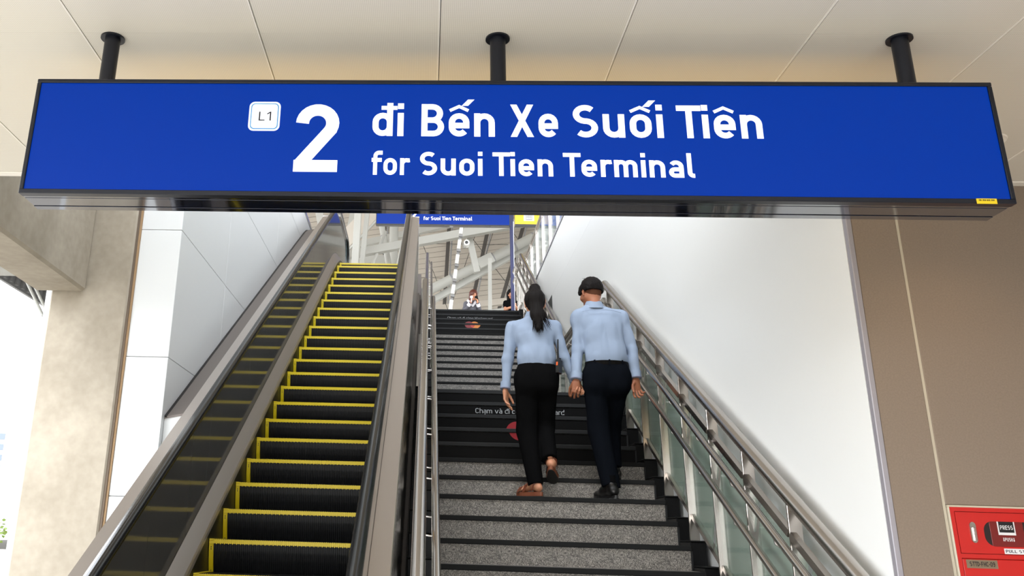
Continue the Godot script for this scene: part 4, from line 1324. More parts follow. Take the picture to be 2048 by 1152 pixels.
# ------------------------------------------------------------------ people: distance fields meshed as surface nets
class Field:
	var o: Vector3
	var c: float
	var nx: int
	var ny: int
	var nz: int
	var f := PackedFloat32Array()
	func _init(lo: Vector3, hi: Vector3, cell: float) -> void:
		o = lo
		c = cell
		nx = int(ceil((hi.x - lo.x) / cell)) + 1
		ny = int(ceil((hi.y - lo.y) / cell)) + 1
		nz = int(ceil((hi.z - lo.z) / cell)) + 1
		f.resize(nx * ny * nz)
		f.fill(0.5)
	# tapered capsule, smooth-joined with radius k; sq squashes space (1.4 in z = flatter in z)
	func cap(a: Vector3, b: Vector3, ra: float, rb: float, k := 0.02, sq := Vector3.ONE, cut := false) -> void:
		var R := maxf(ra, rb)
		var m := R + k + c * 2.5
		var lo := (a.min(b) - Vector3.ONE * m - o) / c
		var hi := (a.max(b) + Vector3.ONE * m - o) / c
		var ab := (b - a) * sq
		var l2 := maxf(ab.length_squared(), 1e-9)
		for iz in range(maxi(0, int(lo.z)), mini(nz, int(hi.z) + 2)):
			for iy in range(maxi(0, int(lo.y)), mini(ny, int(hi.y) + 2)):
				var row := (iz * ny + iy) * nx
				for ix in range(maxi(0, int(lo.x)), mini(nx, int(hi.x) + 2)):
					var p := (o + Vector3(ix, iy, iz) * c - a) * sq
					var t := clampf(p.dot(ab) / l2, 0.0, 1.0)
					var d := (p - ab * t).length() - lerpf(ra, rb, t)
					var q := f[row + ix]
					if cut:
						f[row + ix] = maxf(q, -d)
					else:
						var h := maxf(k - absf(q - d), 0.0) / k
						f[row + ix] = minf(q, d) - h * h * k * 0.25
	# keep only the side of a plane that n points away from
	func clip(p: Vector3, n: Vector3, lo := Vector3(-99, -99, -99), hi := Vector3(99, 99, 99)) -> void:
		var A := ((lo - o) / c).ceil().max(Vector3.ZERO)
		var B := ((hi - o) / c).floor().min(Vector3(nx - 1, ny - 1, nz - 1))
		for iz in range(int(A.z), int(B.z) + 1):
			for iy in range(int(A.y), int(B.y) + 1):
				var row := (iz * ny + iy) * nx
				for ix in range(int(A.x), int(B.x) + 1):
					var q := o + Vector3(ix, iy, iz) * c
					f[row + ix] = maxf(f[row + ix], (q - p).dot(n))
	func ripple(noise: FastNoiseLite, amp: float, s: Vector3) -> void:
		for iz in nz:
			for iy in ny:
				var row := (iz * ny + iy) * nx
				for ix in nx:
					if absf(f[row + ix]) < c * 3:
						var q := (o + Vector3(ix, iy, iz) * c) * s
						f[row + ix] += amp * noise.get_noise_3dv(q)
	func net(b: MB, t := Transform3D.IDENTITY) -> void:
		var id := PackedInt32Array()
		id.resize(nx * ny * nz)
		id.fill(-1)
		var vs := PackedVector3Array()
		var ns := PackedVector3Array()
		var sy_ := nx
		var sz := nx * ny
		for iz in nz - 1:
			for iy in ny - 1:
				for ix in nx - 1:
					var i := (iz * ny + iy) * nx + ix
					var v0 := f[i]; var v1 := f[i + 1]; var v2 := f[i + sy_]; var v3 := f[i + sy_ + 1]
					var v4 := f[i + sz]; var v5 := f[i + sz + 1]; var v6 := f[i + sz + sy_]; var v7 := f[i + sz + sy_ + 1]
					var neg := int(v0 < 0) + int(v1 < 0) + int(v2 < 0) + int(v3 < 0) + int(v4 < 0) + int(v5 < 0) + int(v6 < 0) + int(v7 < 0)
					if neg == 0 or neg == 8: continue
					var s := Vector3.ZERO
					var n := 0
					for e in [[v0, v1, 0, 0, 0, 0], [v2, v3, 0, 0, 1, 0], [v4, v5, 0, 0, 0, 1], [v6, v7, 0, 0, 1, 1], [v0, v2, 1, 0, 0, 0], [v1, v3, 1, 1, 0, 0], [v4, v6, 1, 0, 0, 1], [v5, v7, 1, 1, 0, 1], [v0, v4, 2, 0, 0, 0], [v1, v5, 2, 1, 0, 0], [v2, v6, 2, 0, 1, 0], [v3, v7, 2, 1, 1, 0]]:
						if (e[0] < 0) != (e[1] < 0):
							var u: float = e[0] / (e[0] - e[1])
							var p := Vector3(e[3], e[4], e[5])
							p[e[2]] = u
							s += p
							n += 1
					id[i] = vs.size()
					vs.append(t * (o + (Vector3(ix, iy, iz) + s / n) * c))
					var g := Vector3(v1 + v3 + v5 + v7 - v0 - v2 - v4 - v6, v2 + v3 + v6 + v7 - v0 - v1 - v4 - v5, v4 + v5 + v6 + v7 - v0 - v1 - v2 - v3)
					ns.append((t.basis * g).normalized())
		for iz in range(1, nz - 1):
			for iy in range(1, ny - 1):
				for ix in range(1, nx - 1):
					var i := (iz * ny + iy) * nx + ix
					var q := f[i] < 0
					if q != (f[i + 1] < 0): _face(b, vs, ns, id[i - sy_ - sz], id[i - sz], id[i], id[i - sy_], q)
					if q != (f[i + sy_] < 0): _face(b, vs, ns, id[i - 1 - sz], id[i - 1], id[i], id[i - sz], q)
					if q != (f[i + sz] < 0): _face(b, vs, ns, id[i - 1 - sy_], id[i - sy_], id[i], id[i - 1], q)
	func _face(b: MB, vs: PackedVector3Array, ns: PackedVector3Array, i0: int, i1: int, i2: int, i3: int, q: bool) -> void:
		if mini(mini(i0, i1), mini(i2, i3)) < 0: return
		if q: b.squad(vs[i0], vs[i1], vs[i2], vs[i3], ns[i0], ns[i1], ns[i2], ns[i3])
		else: b.squad(vs[i3], vs[i2], vs[i1], vs[i0], ns[i3], ns[i2], ns[i1], ns[i0])

func noise3(s: int, freq: float, oct := 2) -> FastNoiseLite:
	var n := FastNoiseLite.new()
	n.seed = s
	n.noise_type = FastNoiseLite.TYPE_SIMPLEX_SMOOTH
	n.frequency = freq
	n.fractal_type = FastNoiseLite.FRACTAL_FBM
	n.fractal_octaves = oct
	return n

# head around its own centre, face towards -z, chin to crown about 0.22
func head_mesh(b: MB, t: Transform3D, slim := 1.0, cell := 0.0045) -> void:
	var F := Field.new(Vector3(-0.11, -0.19, -0.13), Vector3(0.11, 0.13, 0.12), cell)
	F.cap(Vector3(0, 0.025, 0.018), Vector3(0, 0.018, -0.030), 0.082 * slim, 0.072 * slim, 0.02, Vector3(1.06, 0.95, 1))
	F.cap(Vector3(0, -0.045, -0.035), Vector3(0, -0.082, -0.058), 0.058 * slim, 0.030 * slim, 0.04)
	F.cap(Vector3(-0.045, -0.045, 0.0), Vector3(-0.020, -0.090, -0.050), 0.022, 0.016, 0.03)
	F.cap(Vector3(0.045, -0.045, 0.0), Vector3(0.020, -0.090, -0.050), 0.022, 0.016, 0.03)
	F.cap(Vector3(0, -0.05, 0.018), Vector3(0, -0.135, 0.012), 0.050 * slim, 0.047 * slim, 0.03)
	F.cap(Vector3(0, 0.005, -0.098), Vector3(0, -0.032, -0.112), 0.008, 0.013, 0.014)
	F.cap(Vector3(-0.012, -0.038, -0.101), Vector3(0.012, -0.038, -0.101), 0.008, 0.008, 0.008)
	F.cap(Vector3(-0.022, -0.062, -0.092), Vector3(0.022, -0.062, -0.092), 0.007, 0.007, 0.010)
	for s in [-1.0, 1.0]:
		F.cap(Vector3(s * 0.030, 0.004, -0.106), Vector3(s * 0.034, 0.004, -0.106), 0.012, 0.012, 0.01, Vector3.ONE, true)
		F.cap(Vector3(s * 0.045, -0.022, -0.070), Vector3(s * 0.035, -0.03, -0.076), 0.018, 0.014, 0.02)
		# ears
		F.cap(Vector3(s * 0.082, 0.022, 0.010), Vector3(s * 0.078, -0.028, 0.002), 0.016, 0.010, 0.008, Vector3(1.9, 1, 1))
		F.cap(Vector3(s * 0.088, 0.016, 0.006), Vector3(s * 0.084, -0.012, 0.002), 0.007, 0.005, 0.004, Vector3.ONE, true)
	F.net(b, t)

func face_parts(p: Node3D, t: Transform3D) -> void:
	var e := MB.new()
	for s in [-1.0, 1.0]:
		e.lathe([Vector2(0, -0.008), Vector2(0.006, -0.0055), Vector2(0.008, 0), Vector2(0.006, 0.0055), Vector2(0, 0.008)], 10, t * Transform3D(Basis.IDENTITY, Vector3(s * 0.032, 0.004, -0.089)))
	part(p, "eyes", e, MT.hair_black)
	var w := MB.new()
	for s in [-1.0, 1.0]:
		w.tube([t * Vector3(s * 0.016, 0.022, -0.101), t * Vector3(s * 0.032, 0.026, -0.097), t * Vector3(s * 0.048, 0.021, -0.084)], 0.0028, 6)
	part(p, "eyebrows", w, MT.hair_black)
	part(p, "lips", MB.new().tube([t * Vector3(-0.021, -0.061, -0.093), t * Vector3(0, -0.060, -0.099), t * Vector3(0.021, -0.061, -0.093)], 0.0045, 6), MT.lips)

# hand hanging from the wrist at the origin: fingers towards -y, palm facing -z, thumb on side s
func hand_mesh(b: MB, t: Transform3D, s: float, curl: Array, size := 1.0, spread := 0.0, cell := 0.0032) -> void:
	var F := Field.new(Vector3(-0.075, -0.20, -0.115), Vector3(0.075, 0.045, 0.045), cell)
	F.cap(Vector3(0, 0.04, 0), Vector3(0, -0.01, 0), 0.024, 0.023, 0.01, Vector3(1, 1, 1.25))
	F.cap(Vector3(s * 0.014, -0.01, 0), Vector3(s * 0.024, -0.078, 0), 0.020, 0.0135, 0.012, Vector3(1, 1, 1.15))
	F.cap(Vector3(-s * 0.010, -0.01, 0), Vector3(-s * 0.022, -0.074, 0), 0.020, 0.0125, 0.012, Vector3(1, 1, 1.15))
	F.cap(Vector3(0, -0.02, 0), Vector3(0, -0.076, 0), 0.018, 0.013, 0.014)
	var L := [[0.030, -0.080, 0.040, 0.024, 0.020], [0.010, -0.084, 0.044, 0.028, 0.021], [-0.010, -0.081, 0.041, 0.026, 0.020], [-0.029, -0.074, 0.032, 0.020, 0.018]]
	for k in 4:
		var q: Array = L[k]
		var p := Vector3(s * q[0], q[1], -0.001)
		var a: float = deg_to_rad(curl[k][0])
		var side: float = s * spread * (q[0] / 0.03) * 0.3
		for j in 3:
			var d := Vector3(sin(side) * cos(a), -cos(a), -sin(a)).normalized()
			var e: Vector3 = p + d * q[2 + j]
			var r0: float = [0.0092, 0.0086, 0.0078][j] * (0.9 if k == 3 else 1.0)
			F.cap(p, e, r0, r0 * 0.93, 0.004)
			p = e
			if j < 2: a += deg_to_rad(curl[k][j + 1])
	# thumb
	var tb := Vector3(s * 0.024, -0.020, -0.006)
	var t1 := tb + Vector3(s * 0.022, -0.030, -0.016)
	var t2 := t1 + Vector3(s * 0.006, -0.030, -0.012)
	var t3 := t2 + Vector3(-s * 0.002, -0.024, -0.010)
	F.cap(tb, t1, 0.0150, 0.0112, 0.010)
	F.cap(t1, t2, 0.0108, 0.0098, 0.004)
	F.cap(t2, t3, 0.0096, 0.0082, 0.004)
	F.net(b, t * Transform3D(Basis.IDENTITY.scaled(Vector3.ONE * size), Vector3.ZERO))

# transform with local -y pointing along dir and local -z towards palm
func aim(at: Vector3, dir: Vector3, palm: Vector3) -> Transform3D:
	var y := -dir.normalized()
	var z := -(palm - y * palm.dot(y)).normalized()
	return Transform3D(Basis(y.cross(z), y, z), at)

func bounds(J: Dictionary, keys: Array, m: float) -> Array:
	var lo := Vector3.ONE * 99
	var hi := Vector3.ONE * -99
	for k in keys:
		lo = lo.min(J[k]); hi = hi.max(J[k])
	return [lo - Vector3.ONE * m, hi + Vector3.ONE * m]

# J: joints; g: girths; builds body, shirt and trousers under p
func dress(p: Node3D, J: Dictionary, g: Dictionary, skin: Material, top: Material, low: Material, seed_: int, cell := 0.0088) -> MB:
	var body := MB.new()
	var bb := bounds(J, J.keys(), 0.14)
	var F := Field.new(bb[0], bb[1], 0.016)
	F.cap(J.neck, J.chest, 0.05, 0.10, 0.05, Vector3(1, 1, 1.25))
	F.cap(J.chest, J.belt, 0.105, 0.10, 0.05, Vector3(1, 1, 1.3))
	F.cap(J.belt, (J.hipL + J.hipR) / 2, 0.10, 0.10, 0.05, Vector3(1, 1, 1.2))
	for s in ["L", "R"]:
		F.cap(J.chest + Vector3(0, 0.06, 0), J["sh" + s], 0.05, 0.036, 0.04)
		F.cap(J["sh" + s], J["el" + s], 0.036, 0.032, 0.02)
		F.cap(J["el" + s], J["wr" + s], 0.032, 0.024, 0.02)
		F.cap(J["hip" + s], J["kn" + s], 0.065, 0.045, 0.03)
		F.cap(J["kn" + s], J["an" + s], 0.045, 0.032, 0.02)
	F.net(body)
	# shirt
	var keys := ["neck", "chest", "belt", "shL", "shR", "elL", "elR", "wrL", "wrR"]
	bb = bounds(J, keys, 0.0)
	var S := Field.new(bb[0] - Vector3(0.09, 0.10, 0.16), bb[1] + Vector3(0.09, 0.06, 0.16), cell)
	var nb: Vector3 = J.neck
	var ch: Vector3 = J.chest
	var be: Vector3 = J.belt
	S.cap(nb + Vector3(0, -0.080, 0.0), ch, g.neck, g.chest, 0.07, Vector3(1, 1, g.flat))
	S.cap(ch + Vector3(0, 0.03, 0), be + Vector3(0, 0.055, 0), g.chest + 0.004, g.waist, 0.06, Vector3(1, 1, g.flat))
	S.cap(be + Vector3(0, 0.05, 0), be + Vector3(0, -0.05, 0), g.waist, g.waist - 0.02, 0.03, Vector3(1, 1, g.flat))
	for s in ["L", "R"]:
		var sh: Vector3 = J["sh" + s]
		S.cap(nb + Vector3(0, -0.060, 0), sh, 0.056, g.arm, 0.055)
		S.cap(ch + Vector3(0, 0.02, 0), sh + Vector3(0, -0.05, 0), 0.10, g.arm, 0.05, Vector3(1, 1, 1.2))
		S.cap(sh, J["el" + s], g.arm, g.arm * 0.86, 0.022)
		S.cap(J["el" + s], J["wr" + s], g.arm * 0.86, g.arm * 0.70, 0.02)
	S.clip(be + Vector3(0, -0.008, 0), Vector3.DOWN, be - Vector3(g.waist + 0.006, 0.4, 0.3), be + Vector3(g.waist + 0.006, 0.05, 0.3))
	# sleeves puff over the cuffs, cloth folds
	var fold := noise3(seed_, 4.2, 2)
	fold.fractal_type = FastNoiseLite.FRACTAL_RIDGED
	S.ripple(fold, 0.010, Vector3(1.25, 0.42, 0.8))
	S.ripple(noise3(seed_ + 1, 13.0, 1), 0.0042, Vector3(1.0, 0.6, 1.0))
	for s in ["L", "R"]:
		var wr: Vector3 = J["wr" + s]
		var d: Vector3 = (wr - J["el" + s]).normalized()
		S.clip(wr, d, wr - Vector3.ONE * 0.075, wr + Vector3.ONE * 0.075)
	var sm := MB.new()
	S.net(sm)
	var shirt := part(p, "shirt", sm, top)
	# cuffs
	for s in ["L", "R"]:
		var wr: Vector3 = J["wr" + s]
		var d: Vector3 = (wr - J["el" + s]).normalized()
		part(shirt, "cuff", MB.new().tube([wr - d * 0.062, wr - d * 0.058, wr - d * 0.004, wr], [g.arm * 0.70, g.arm * 0.80, g.arm * 0.78, g.arm * 0.74], 20), top)
		part(shirt, "cuff_piping", MB.new().tube([wr - d * 0.0045, wr - d * 0.0025], g.arm * 0.782, 20), MT.cuff_trim)
	# collar
	var col := MB.new()
	var up: Vector3 = (nb + Vector3(0, 0.045, -0.012) - nb).normalized()
	var cr := []
	for k in 24:
		var a := TAU * k / 24
		cr.append(Vector3(0.057 * sin(a) * g.neck / 0.075, -0.010 * cos(a), 0.057 * cos(a) * g.neck / 0.075))
	for k in 24:
		var q0: Vector3 = cr[k]
		var q1: Vector3 = cr[(k + 1) % 24]
		var c0 := nb + Vector3(0, -0.030, 0.004)
		var c1 := nb + Vector3(0, 0.030, -0.008)
		var n0 := (q0 * Vector3(1, 0, 1)).normalized()
		var n1 := (q1 * Vector3(1, 0, 1)).normalized()
		# stand, folded edge and turned-down leaf
		col.squad(c1 + q0 * 0.92, c1 + q1 * 0.92, c0 + q1, c0 + q0, -n0, -n1, -n1, -n0)
		col.squad(c1 + q0 * 1.02, c1 + q1 * 1.02, c1 + q1 * 0.92, c1 + q0 * 0.92, Vector3.UP, Vector3.UP, Vector3.UP, Vector3.UP)
		col.squad(c0 + q0 * 1.5, c0 + q1 * 1.5, c1 + q1 * 1.02, c1 + q0 * 1.02, (n0 + Vector3(0, 0.3, 0)).normalized(), (n1 + Vector3(0, 0.3, 0)).normalized(), (n1 + Vector3(0, 0.3, 0)).normalized(), (n0 + Vector3(0, 0.3, 0)).normalized())
	part(shirt, "collar", col, top)
	# trousers
	bb = bounds(J, ["belt", "hipL", "hipR", "knL", "knR", "anL", "anR"], 0.0)
	var P := Field.new(bb[0] - Vector3(0.15, 0.04, 0.17), bb[1] + Vector3(0.15, 0.06, 0.17), cell)
	var hm: Vector3 = (J.hipL + J.hipR) / 2
	P.cap(be + Vector3(0, 0.03, 0), hm, g.waist - 0.006, g.hip, 0.05, Vector3(1, 1, g.flat))
	for s in ["L", "R"]:
		P.cap(J["hip" + s] + Vector3(0, 0.01, 0.022), J["hip" + s] + Vector3(0, -0.06, 0.025), g.seat, g.seat, 0.05)
		P.cap(J["hip" + s], J["kn" + s], g.thigh, g.knee, 0.035)
		P.cap(J["kn" + s], J["an" + s] + Vector3(0, -0.03, 0), g.knee, g.hem, 0.025)
	P.ripple(noise3(seed_ + 5, 8.0, 2), 0.005, Vector3(1.0, 0.5, 1.0))
	P.clip(be + Vector3(0, 0.005, 0), Vector3.UP)
	for s in ["L", "R"]:
		var an: Vector3 = J["an" + s]
		var d: Vector3 = (an - J["kn" + s]).normalized()
		var mid: float = (J.anL.x + J.anR.x) / 2
		var lo := an - Vector3.ONE * 0.12
		var hi := an + Vector3.ONE * 0.12
		if s == "L": hi.x = minf(hi.x, mid)
		else: lo.x = maxf(lo.x, mid)
		P.clip(an + d * 0.022, d, lo, hi)
	var pm := MB.new()
	P.net(pm)
	part(p, "trousers", pm, low)
	return body

func ellipse_ring(c: Vector3, rx: float, rz: float, h: float, th: float) -> MB:
	var b := MB.new()
	for k in 40:
		var a0 := TAU * k / 40
		var a1 := TAU * (k + 1) / 40
		var e0 := Vector3(sin(a0), 0, cos(a0))
		var e1 := Vector3(sin(a1), 0, cos(a1))
		var S := Vector3(rx + th, 1, rz + th)
		var I := Vector3(rx, 1, rz)
		var y := Vector3(0, h / 2, 0)
		b.squad(c + e0 * S - y, c + e1 * S - y, c + e1 * S + y, c + e0 * S + y, e0, e1, e1, e0)
		b.quad(c + e0 * S + y, c + e1 * S + y, c + e1 * I + y, c + e0 * I + y)
		b.quad(c + e0 * I - y, c + e1 * I - y, c + e1 * S - y, c + e0 * S - y)
	return b

# shoe outline polygon: heel at z = 0.05, toe at z = -0.22 (local)
func sole_poly(w: float, l: float) -> PackedVector2Array:
	var p := PackedVector2Array()
	for k in 28:
		var a := TAU * k / 28
		var z := -0.5 + 0.5 * cos(a)          # 0 heel .. -1 toe
		var ww := w * (0.72 + 0.28 * smoothstep(-0.35, -0.7, z))
		p.append(Vector2(ww * sin(a) * (1.0 if absf(sin(a)) > 0.5 else 1.05), z * l))
	return p

func leather_shoe(p: Node3D, t: Transform3D) -> void:
	var F := Field.new(Vector3(-0.07, -0.01, -0.26), Vector3(0.07, 0.15, 0.07), 0.005)
	F.cap(Vector3(0, 0.045, 0.0), Vector3(0, 0.045, -0.10), 0.036, 0.040, 0.02)
	F.cap(Vector3(0, 0.040, -0.10), Vector3(0, 0.030, -0.19), 0.042, 0.030, 0.03, Vector3(1, 1.15, 1))
	F.cap(Vector3(0, 0.05, -0.005), Vector3(0, 0.095, -0.015), 0.036, 0.038, 0.02)
	F.cap(Vector3(0, 0.09, -0.04), Vector3(0, 0.06, -0.10), 0.032, 0.034, 0.02)
	F.clip(Vector3(0, 0.112, -0.01), Vector3(0, 1, 0.12).normalized())
	F.clip(Vector3(0, 0.014, 0), Vector3.DOWN)
	var m := MB.new()
	F.net(m, t)
	var s := part(p, "shoe", m, MT.leather_black)
	var so := MB.new().extrude(sole_poly(0.046, 0.27), 0.0, 0.018, t * Transform3D(Basis(Vector3(1, 0, 0), Vector3(0, 0, 1), Vector3(0, 1, 0)), Vector3(0, 0, 0.042)))
	so.extrude(sole_poly(0.040, 0.075), -0.006, 0.0, t * Transform3D(Basis(Vector3(1, 0, 0), Vector3(0, 0, 1), Vector3(0, 1, 0)), Vector3(0, 0, 0.040)))
	part(s, "sole", so, MT.plastic_black)
	part(p, "sock", MB.new().tube([t * Vector3(0, 0.09, -0.012), t * Vector3(0, 0.16, -0.02)], 0.033, 16), MT.black_cloth)

func foot_skin(b: MB, t: Transform3D) -> void:
	var F := Field.new(Vector3(-0.065, -0.005, -0.23), Vector3(0.065, 0.17, 0.06), 0.005)
	F.cap(Vector3(0, 0.03, 0.012), Vector3(0, 0.055, -0.01), 0.030, 0.032, 0.02)
	F.cap(Vector3(0, 0.055, -0.01), Vector3(0, 0.10, -0.018), 0.032, 0.029, 0.02)
	F.cap(Vector3(0, 0.05, -0.03), Vector3(0, 0.025, -0.13), 0.034, 0.024, 0.03)
	for k in 5:
		var x := -0.028 + 0.014 * k
		F.cap(Vector3(x * 0.8, 0.022, -0.12), Vector3(x, 0.013, -0.185 + absf(k - 3.4) * 0.008), 0.013, 0.0085, 0.006)
	F.net(b, t)

func sandal(p: Node3D, t: Transform3D, sole: Material) -> void:
	var flat := Basis(Vector3(1, 0, 0), Vector3(0, 0, 1), Vector3(0, 1, 0))
	var so := MB.new().extrude(sole_poly(0.049, 0.255), -0.030, 0.0, t * Transform3D(flat, Vector3(0, 0, 0.050)))
	var s := part(p, "sandal", so, MT.sole_brown)
	part(s, "tread", MB.new().extrude(sole_poly(0.048, 0.252), -0.036, -0.0302, t * Transform3D(flat, Vector3(0, 0, 0.049))), sole)
	var st := MB.new()
	for q in [[[-0.045, 0.002, -0.02], [-0.041, 0.055, 0.0], [-0.022, 0.078, 0.024], [0, 0.082, 0.032], [0.022, 0.078, 0.024], [0.041, 0.055, 0.0], [0.045, 0.002, -0.02]],
			[[-0.046, 0.0, -0.10], [-0.034, 0.05, -0.085], [0, 0.072, -0.075], [0.034, 0.05, -0.07], [0.044, 0.0, -0.06]],
			[[-0.047, 0.0, -0.155], [-0.03, 0.035, -0.14], [0, 0.045, -0.135], [0.03, 0.035, -0.14], [0.047, 0.0, -0.155]]]:
		var pts := []
		for v in q: pts.append(Vector3(v[0], v[1], v[2]))
		for k in pts.size() - 1:
			var a: Vector3 = pts[k]
			var bb: Vector3 = pts[k + 1]
			var wd := Vector3(0, 0.011, 0.0) if absf(a.z - bb.z) + absf(a.y - bb.y) > 0.0 and q.size() == 7 else Vector3(0, 0, 0.012)
			st.quad(t * (a - wd), t * (bb - wd), t * (bb + wd), t * (a + wd))
			var off := Vector3(signf(a.x + bb.x) * 0.003, 0.002, 0.002)
			st.quad(t * (a - wd + off), t * (bb - wd + off), t * (bb + wd + off), t * (a + wd + off))
	part(s, "straps", st, MT.leather_brown)

func build_man() -> void:
	var p := thing("person", "man in light blue shirt, black belt and dark navy trousers climbing stairs hand in hand", "person", Vector3(1.4, 1.882, -6.95))
	var J := {"neck": Vector3(1.349, 3.405, -7.05), "chest": Vector3(1.385, 3.185, -7.03), "belt": Vector3(1.415, 2.912, -7.0),
		"shL": Vector3(1.213, 3.300, -7.05), "shR": Vector3(1.562, 3.305, -7.05), "elL": Vector3(1.203, 3.026, -7.03), "elR": Vector3(1.626, 3.033, -7.02),
		"wrL": Vector3(1.167, 2.775, -6.97), "wrR": Vector3(1.633, 2.798, -6.98), "hipL": Vector3(1.318, 2.800, -6.99), "hipR": Vector3(1.498, 2.803, -6.99),
		"knL": Vector3(1.335, 2.391, -7.03), "anL": Vector3(1.392, 2.000, -6.95), "knR": Vector3(1.455, 2.45, -7.20), "anR": Vector3(1.458, 2.155, -7.17)}
	var g := {"neck": 0.078, "chest": 0.152, "waist": 0.166, "flat": 1.45, "arm": 0.058, "hip": 0.165, "seat": 0.088, "thigh": 0.094, "knee": 0.082, "hem": 0.068}
	var body := dress(p, J, g, MT.skin_tan, MT.shirt_cloth, MT.navy_cloth, 3)
	var ht := Transform3D(Basis(Vector3.UP, deg_to_rad(22)) * Basis(Vector3.RIGHT, deg_to_rad(-17)) * Basis(Vector3.BACK, deg_to_rad(-3)), Vector3(1.337, 3.512, -7.085))
	head_mesh(body, ht)
	hand_mesh(body, aim(J.wrR + Vector3(0, -0.012, 0), Vector3(0.02, -1, 0.04), Vector3(0.25, 0, 1)), 1.0, [[18, 22, 18], [24, 28, 20], [30, 34, 24], [34, 40, 26]], 1.0, 0.6)
	hand_mesh(body, aim(J.wrL + Vector3(0, -0.012, 0), Vector3(-0.04, -1, 0.0), Vector3(0.15, 0, -1)), -1.0, [[38, 46, 30], [40, 48, 30], [42, 50, 30], [44, 50, 30]], 1.0, 1.4)
	part(p, "body", body, MT.skin_tan)
	face_parts(p, ht)
	# short hair
	var H := Field.new(Vector3(-0.115, -0.10, -0.12), Vector3(0.115, 0.15, 0.125), 0.0048)
	H.cap(Vector3(0, 0.034, 0.020), Vector3(0, 0.032, -0.034), 0.0970, 0.085, 0.02, Vector3(1.02, 0.97, 1))
	H.cap(Vector3(0, -0.050, -0.115), Vector3(0, 0.0, -0.125), 0.090, 0.075, 0.02, Vector3(0.85, 1, 1), true)
	H.clip(Vector3(0, -0.012, 0.06), Vector3(0, -1, -0.12).normalized())
	for s in [-1.0, 1.0]: H.cap(Vector3(s * 0.092, -0.010, 0.004), Vector3(s * 0.092, -0.06, 0.004), 0.024, 0.03, 0.01, Vector3.ONE, true)
	H.ripple(noise3(8, 40.0, 2), 0.004, Vector3(1, 0.5, 1))
	var hm := MB.new()
	H.net(hm, ht)
	var rng := RandomNumberGenerator.new()
	rng.seed = 4
	for i in 90:
		var a := rng.randf() * TAU
		var r := rng.randf() * 0.07
		var base := Vector3(r * cos(a), 0.120 - r * r * 6.0, 0.012 + r * sin(a))
		var dir := Vector3(rng.randfn() * 0.5, 1.0, rng.randfn() * 0.5).normalized()
		hm.tube([ht * base, ht * (base + dir * 0.014), ht * (base + dir * 0.022 + Vector3(rng.randfn() * 0.008, 0.002, rng.randfn() * 0.008))], [0.0022, 0.0016, 0.0004], 4, false)
	part(p, "hair", hm, MT.hair_black)
	# closely cropped nape
	var N := Field.new(Vector3(-0.10, -0.10, -0.06), Vector3(0.10, 0.05, 0.12), 0.0048)
	N.cap(Vector3(0, 0.025, 0.018), Vector3(0, 0.018, -0.030), 0.0834, 0.0734, 0.02, Vector3(1.06, 0.95, 1))
	N.cap(Vector3(0, -0.05, 0.018), Vector3(0, -0.135, 0.012), 0.0512, 0.0482, 0.03)
	N.clip(Vector3(0, -0.052, 0.06), Vector3(0, -1, -0.55).normalized())
	N.clip(Vector3(0, 0, 0.006), Vector3.FORWARD)
	var nm := MB.new()
	N.net(nm, ht)
	part(p, "cropped_nape", nm, mat("nape", Color(0.33, 0.215, 0.16), 0.9, 0.0, 0.1))
	part(p, "belt", ellipse_ring(J.belt + Vector3(0, -0.008, 0), 0.163, 0.113, 0.034, 0.006), MT.belt_leather)
	for a in [-40.0, 0.0, 38.0]:
		var d := Vector3(sin(deg_to_rad(a)), 0, cos(deg_to_rad(a)))
		part(p, "belt_loop", MB.new().obox(Transform3D(Basis(Vector3.UP, deg_to_rad(a)), J.belt + Vector3(d.x * 0.171, -0.010, d.z * 0.121)), Vector3(0.012, 0.048, 0.005)), MT.navy_cloth)
	part(p, "shirt_yoke_seam", MB.new().tube([Vector3(1.235, 3.325, -6.955), Vector3(1.30, 3.335, -6.930), Vector3(1.385, 3.336, -6.925), Vector3(1.47, 3.332, -6.930), Vector3(1.545, 3.320, -6.960)], 0.0022, 5), MT.shirt_cloth)
	leather_shoe(p, Transform3D(Basis(Vector3.UP, deg_to_rad(28)), Vector3(1.400, 1.8895, -6.905)))
	leather_shoe(p, Transform3D(Basis(Vector3.UP, deg_to_rad(-14)) * Basis(Vector3.RIGHT, deg_to_rad(-14)), Vector3(1.468, 2.074, -7.165)))

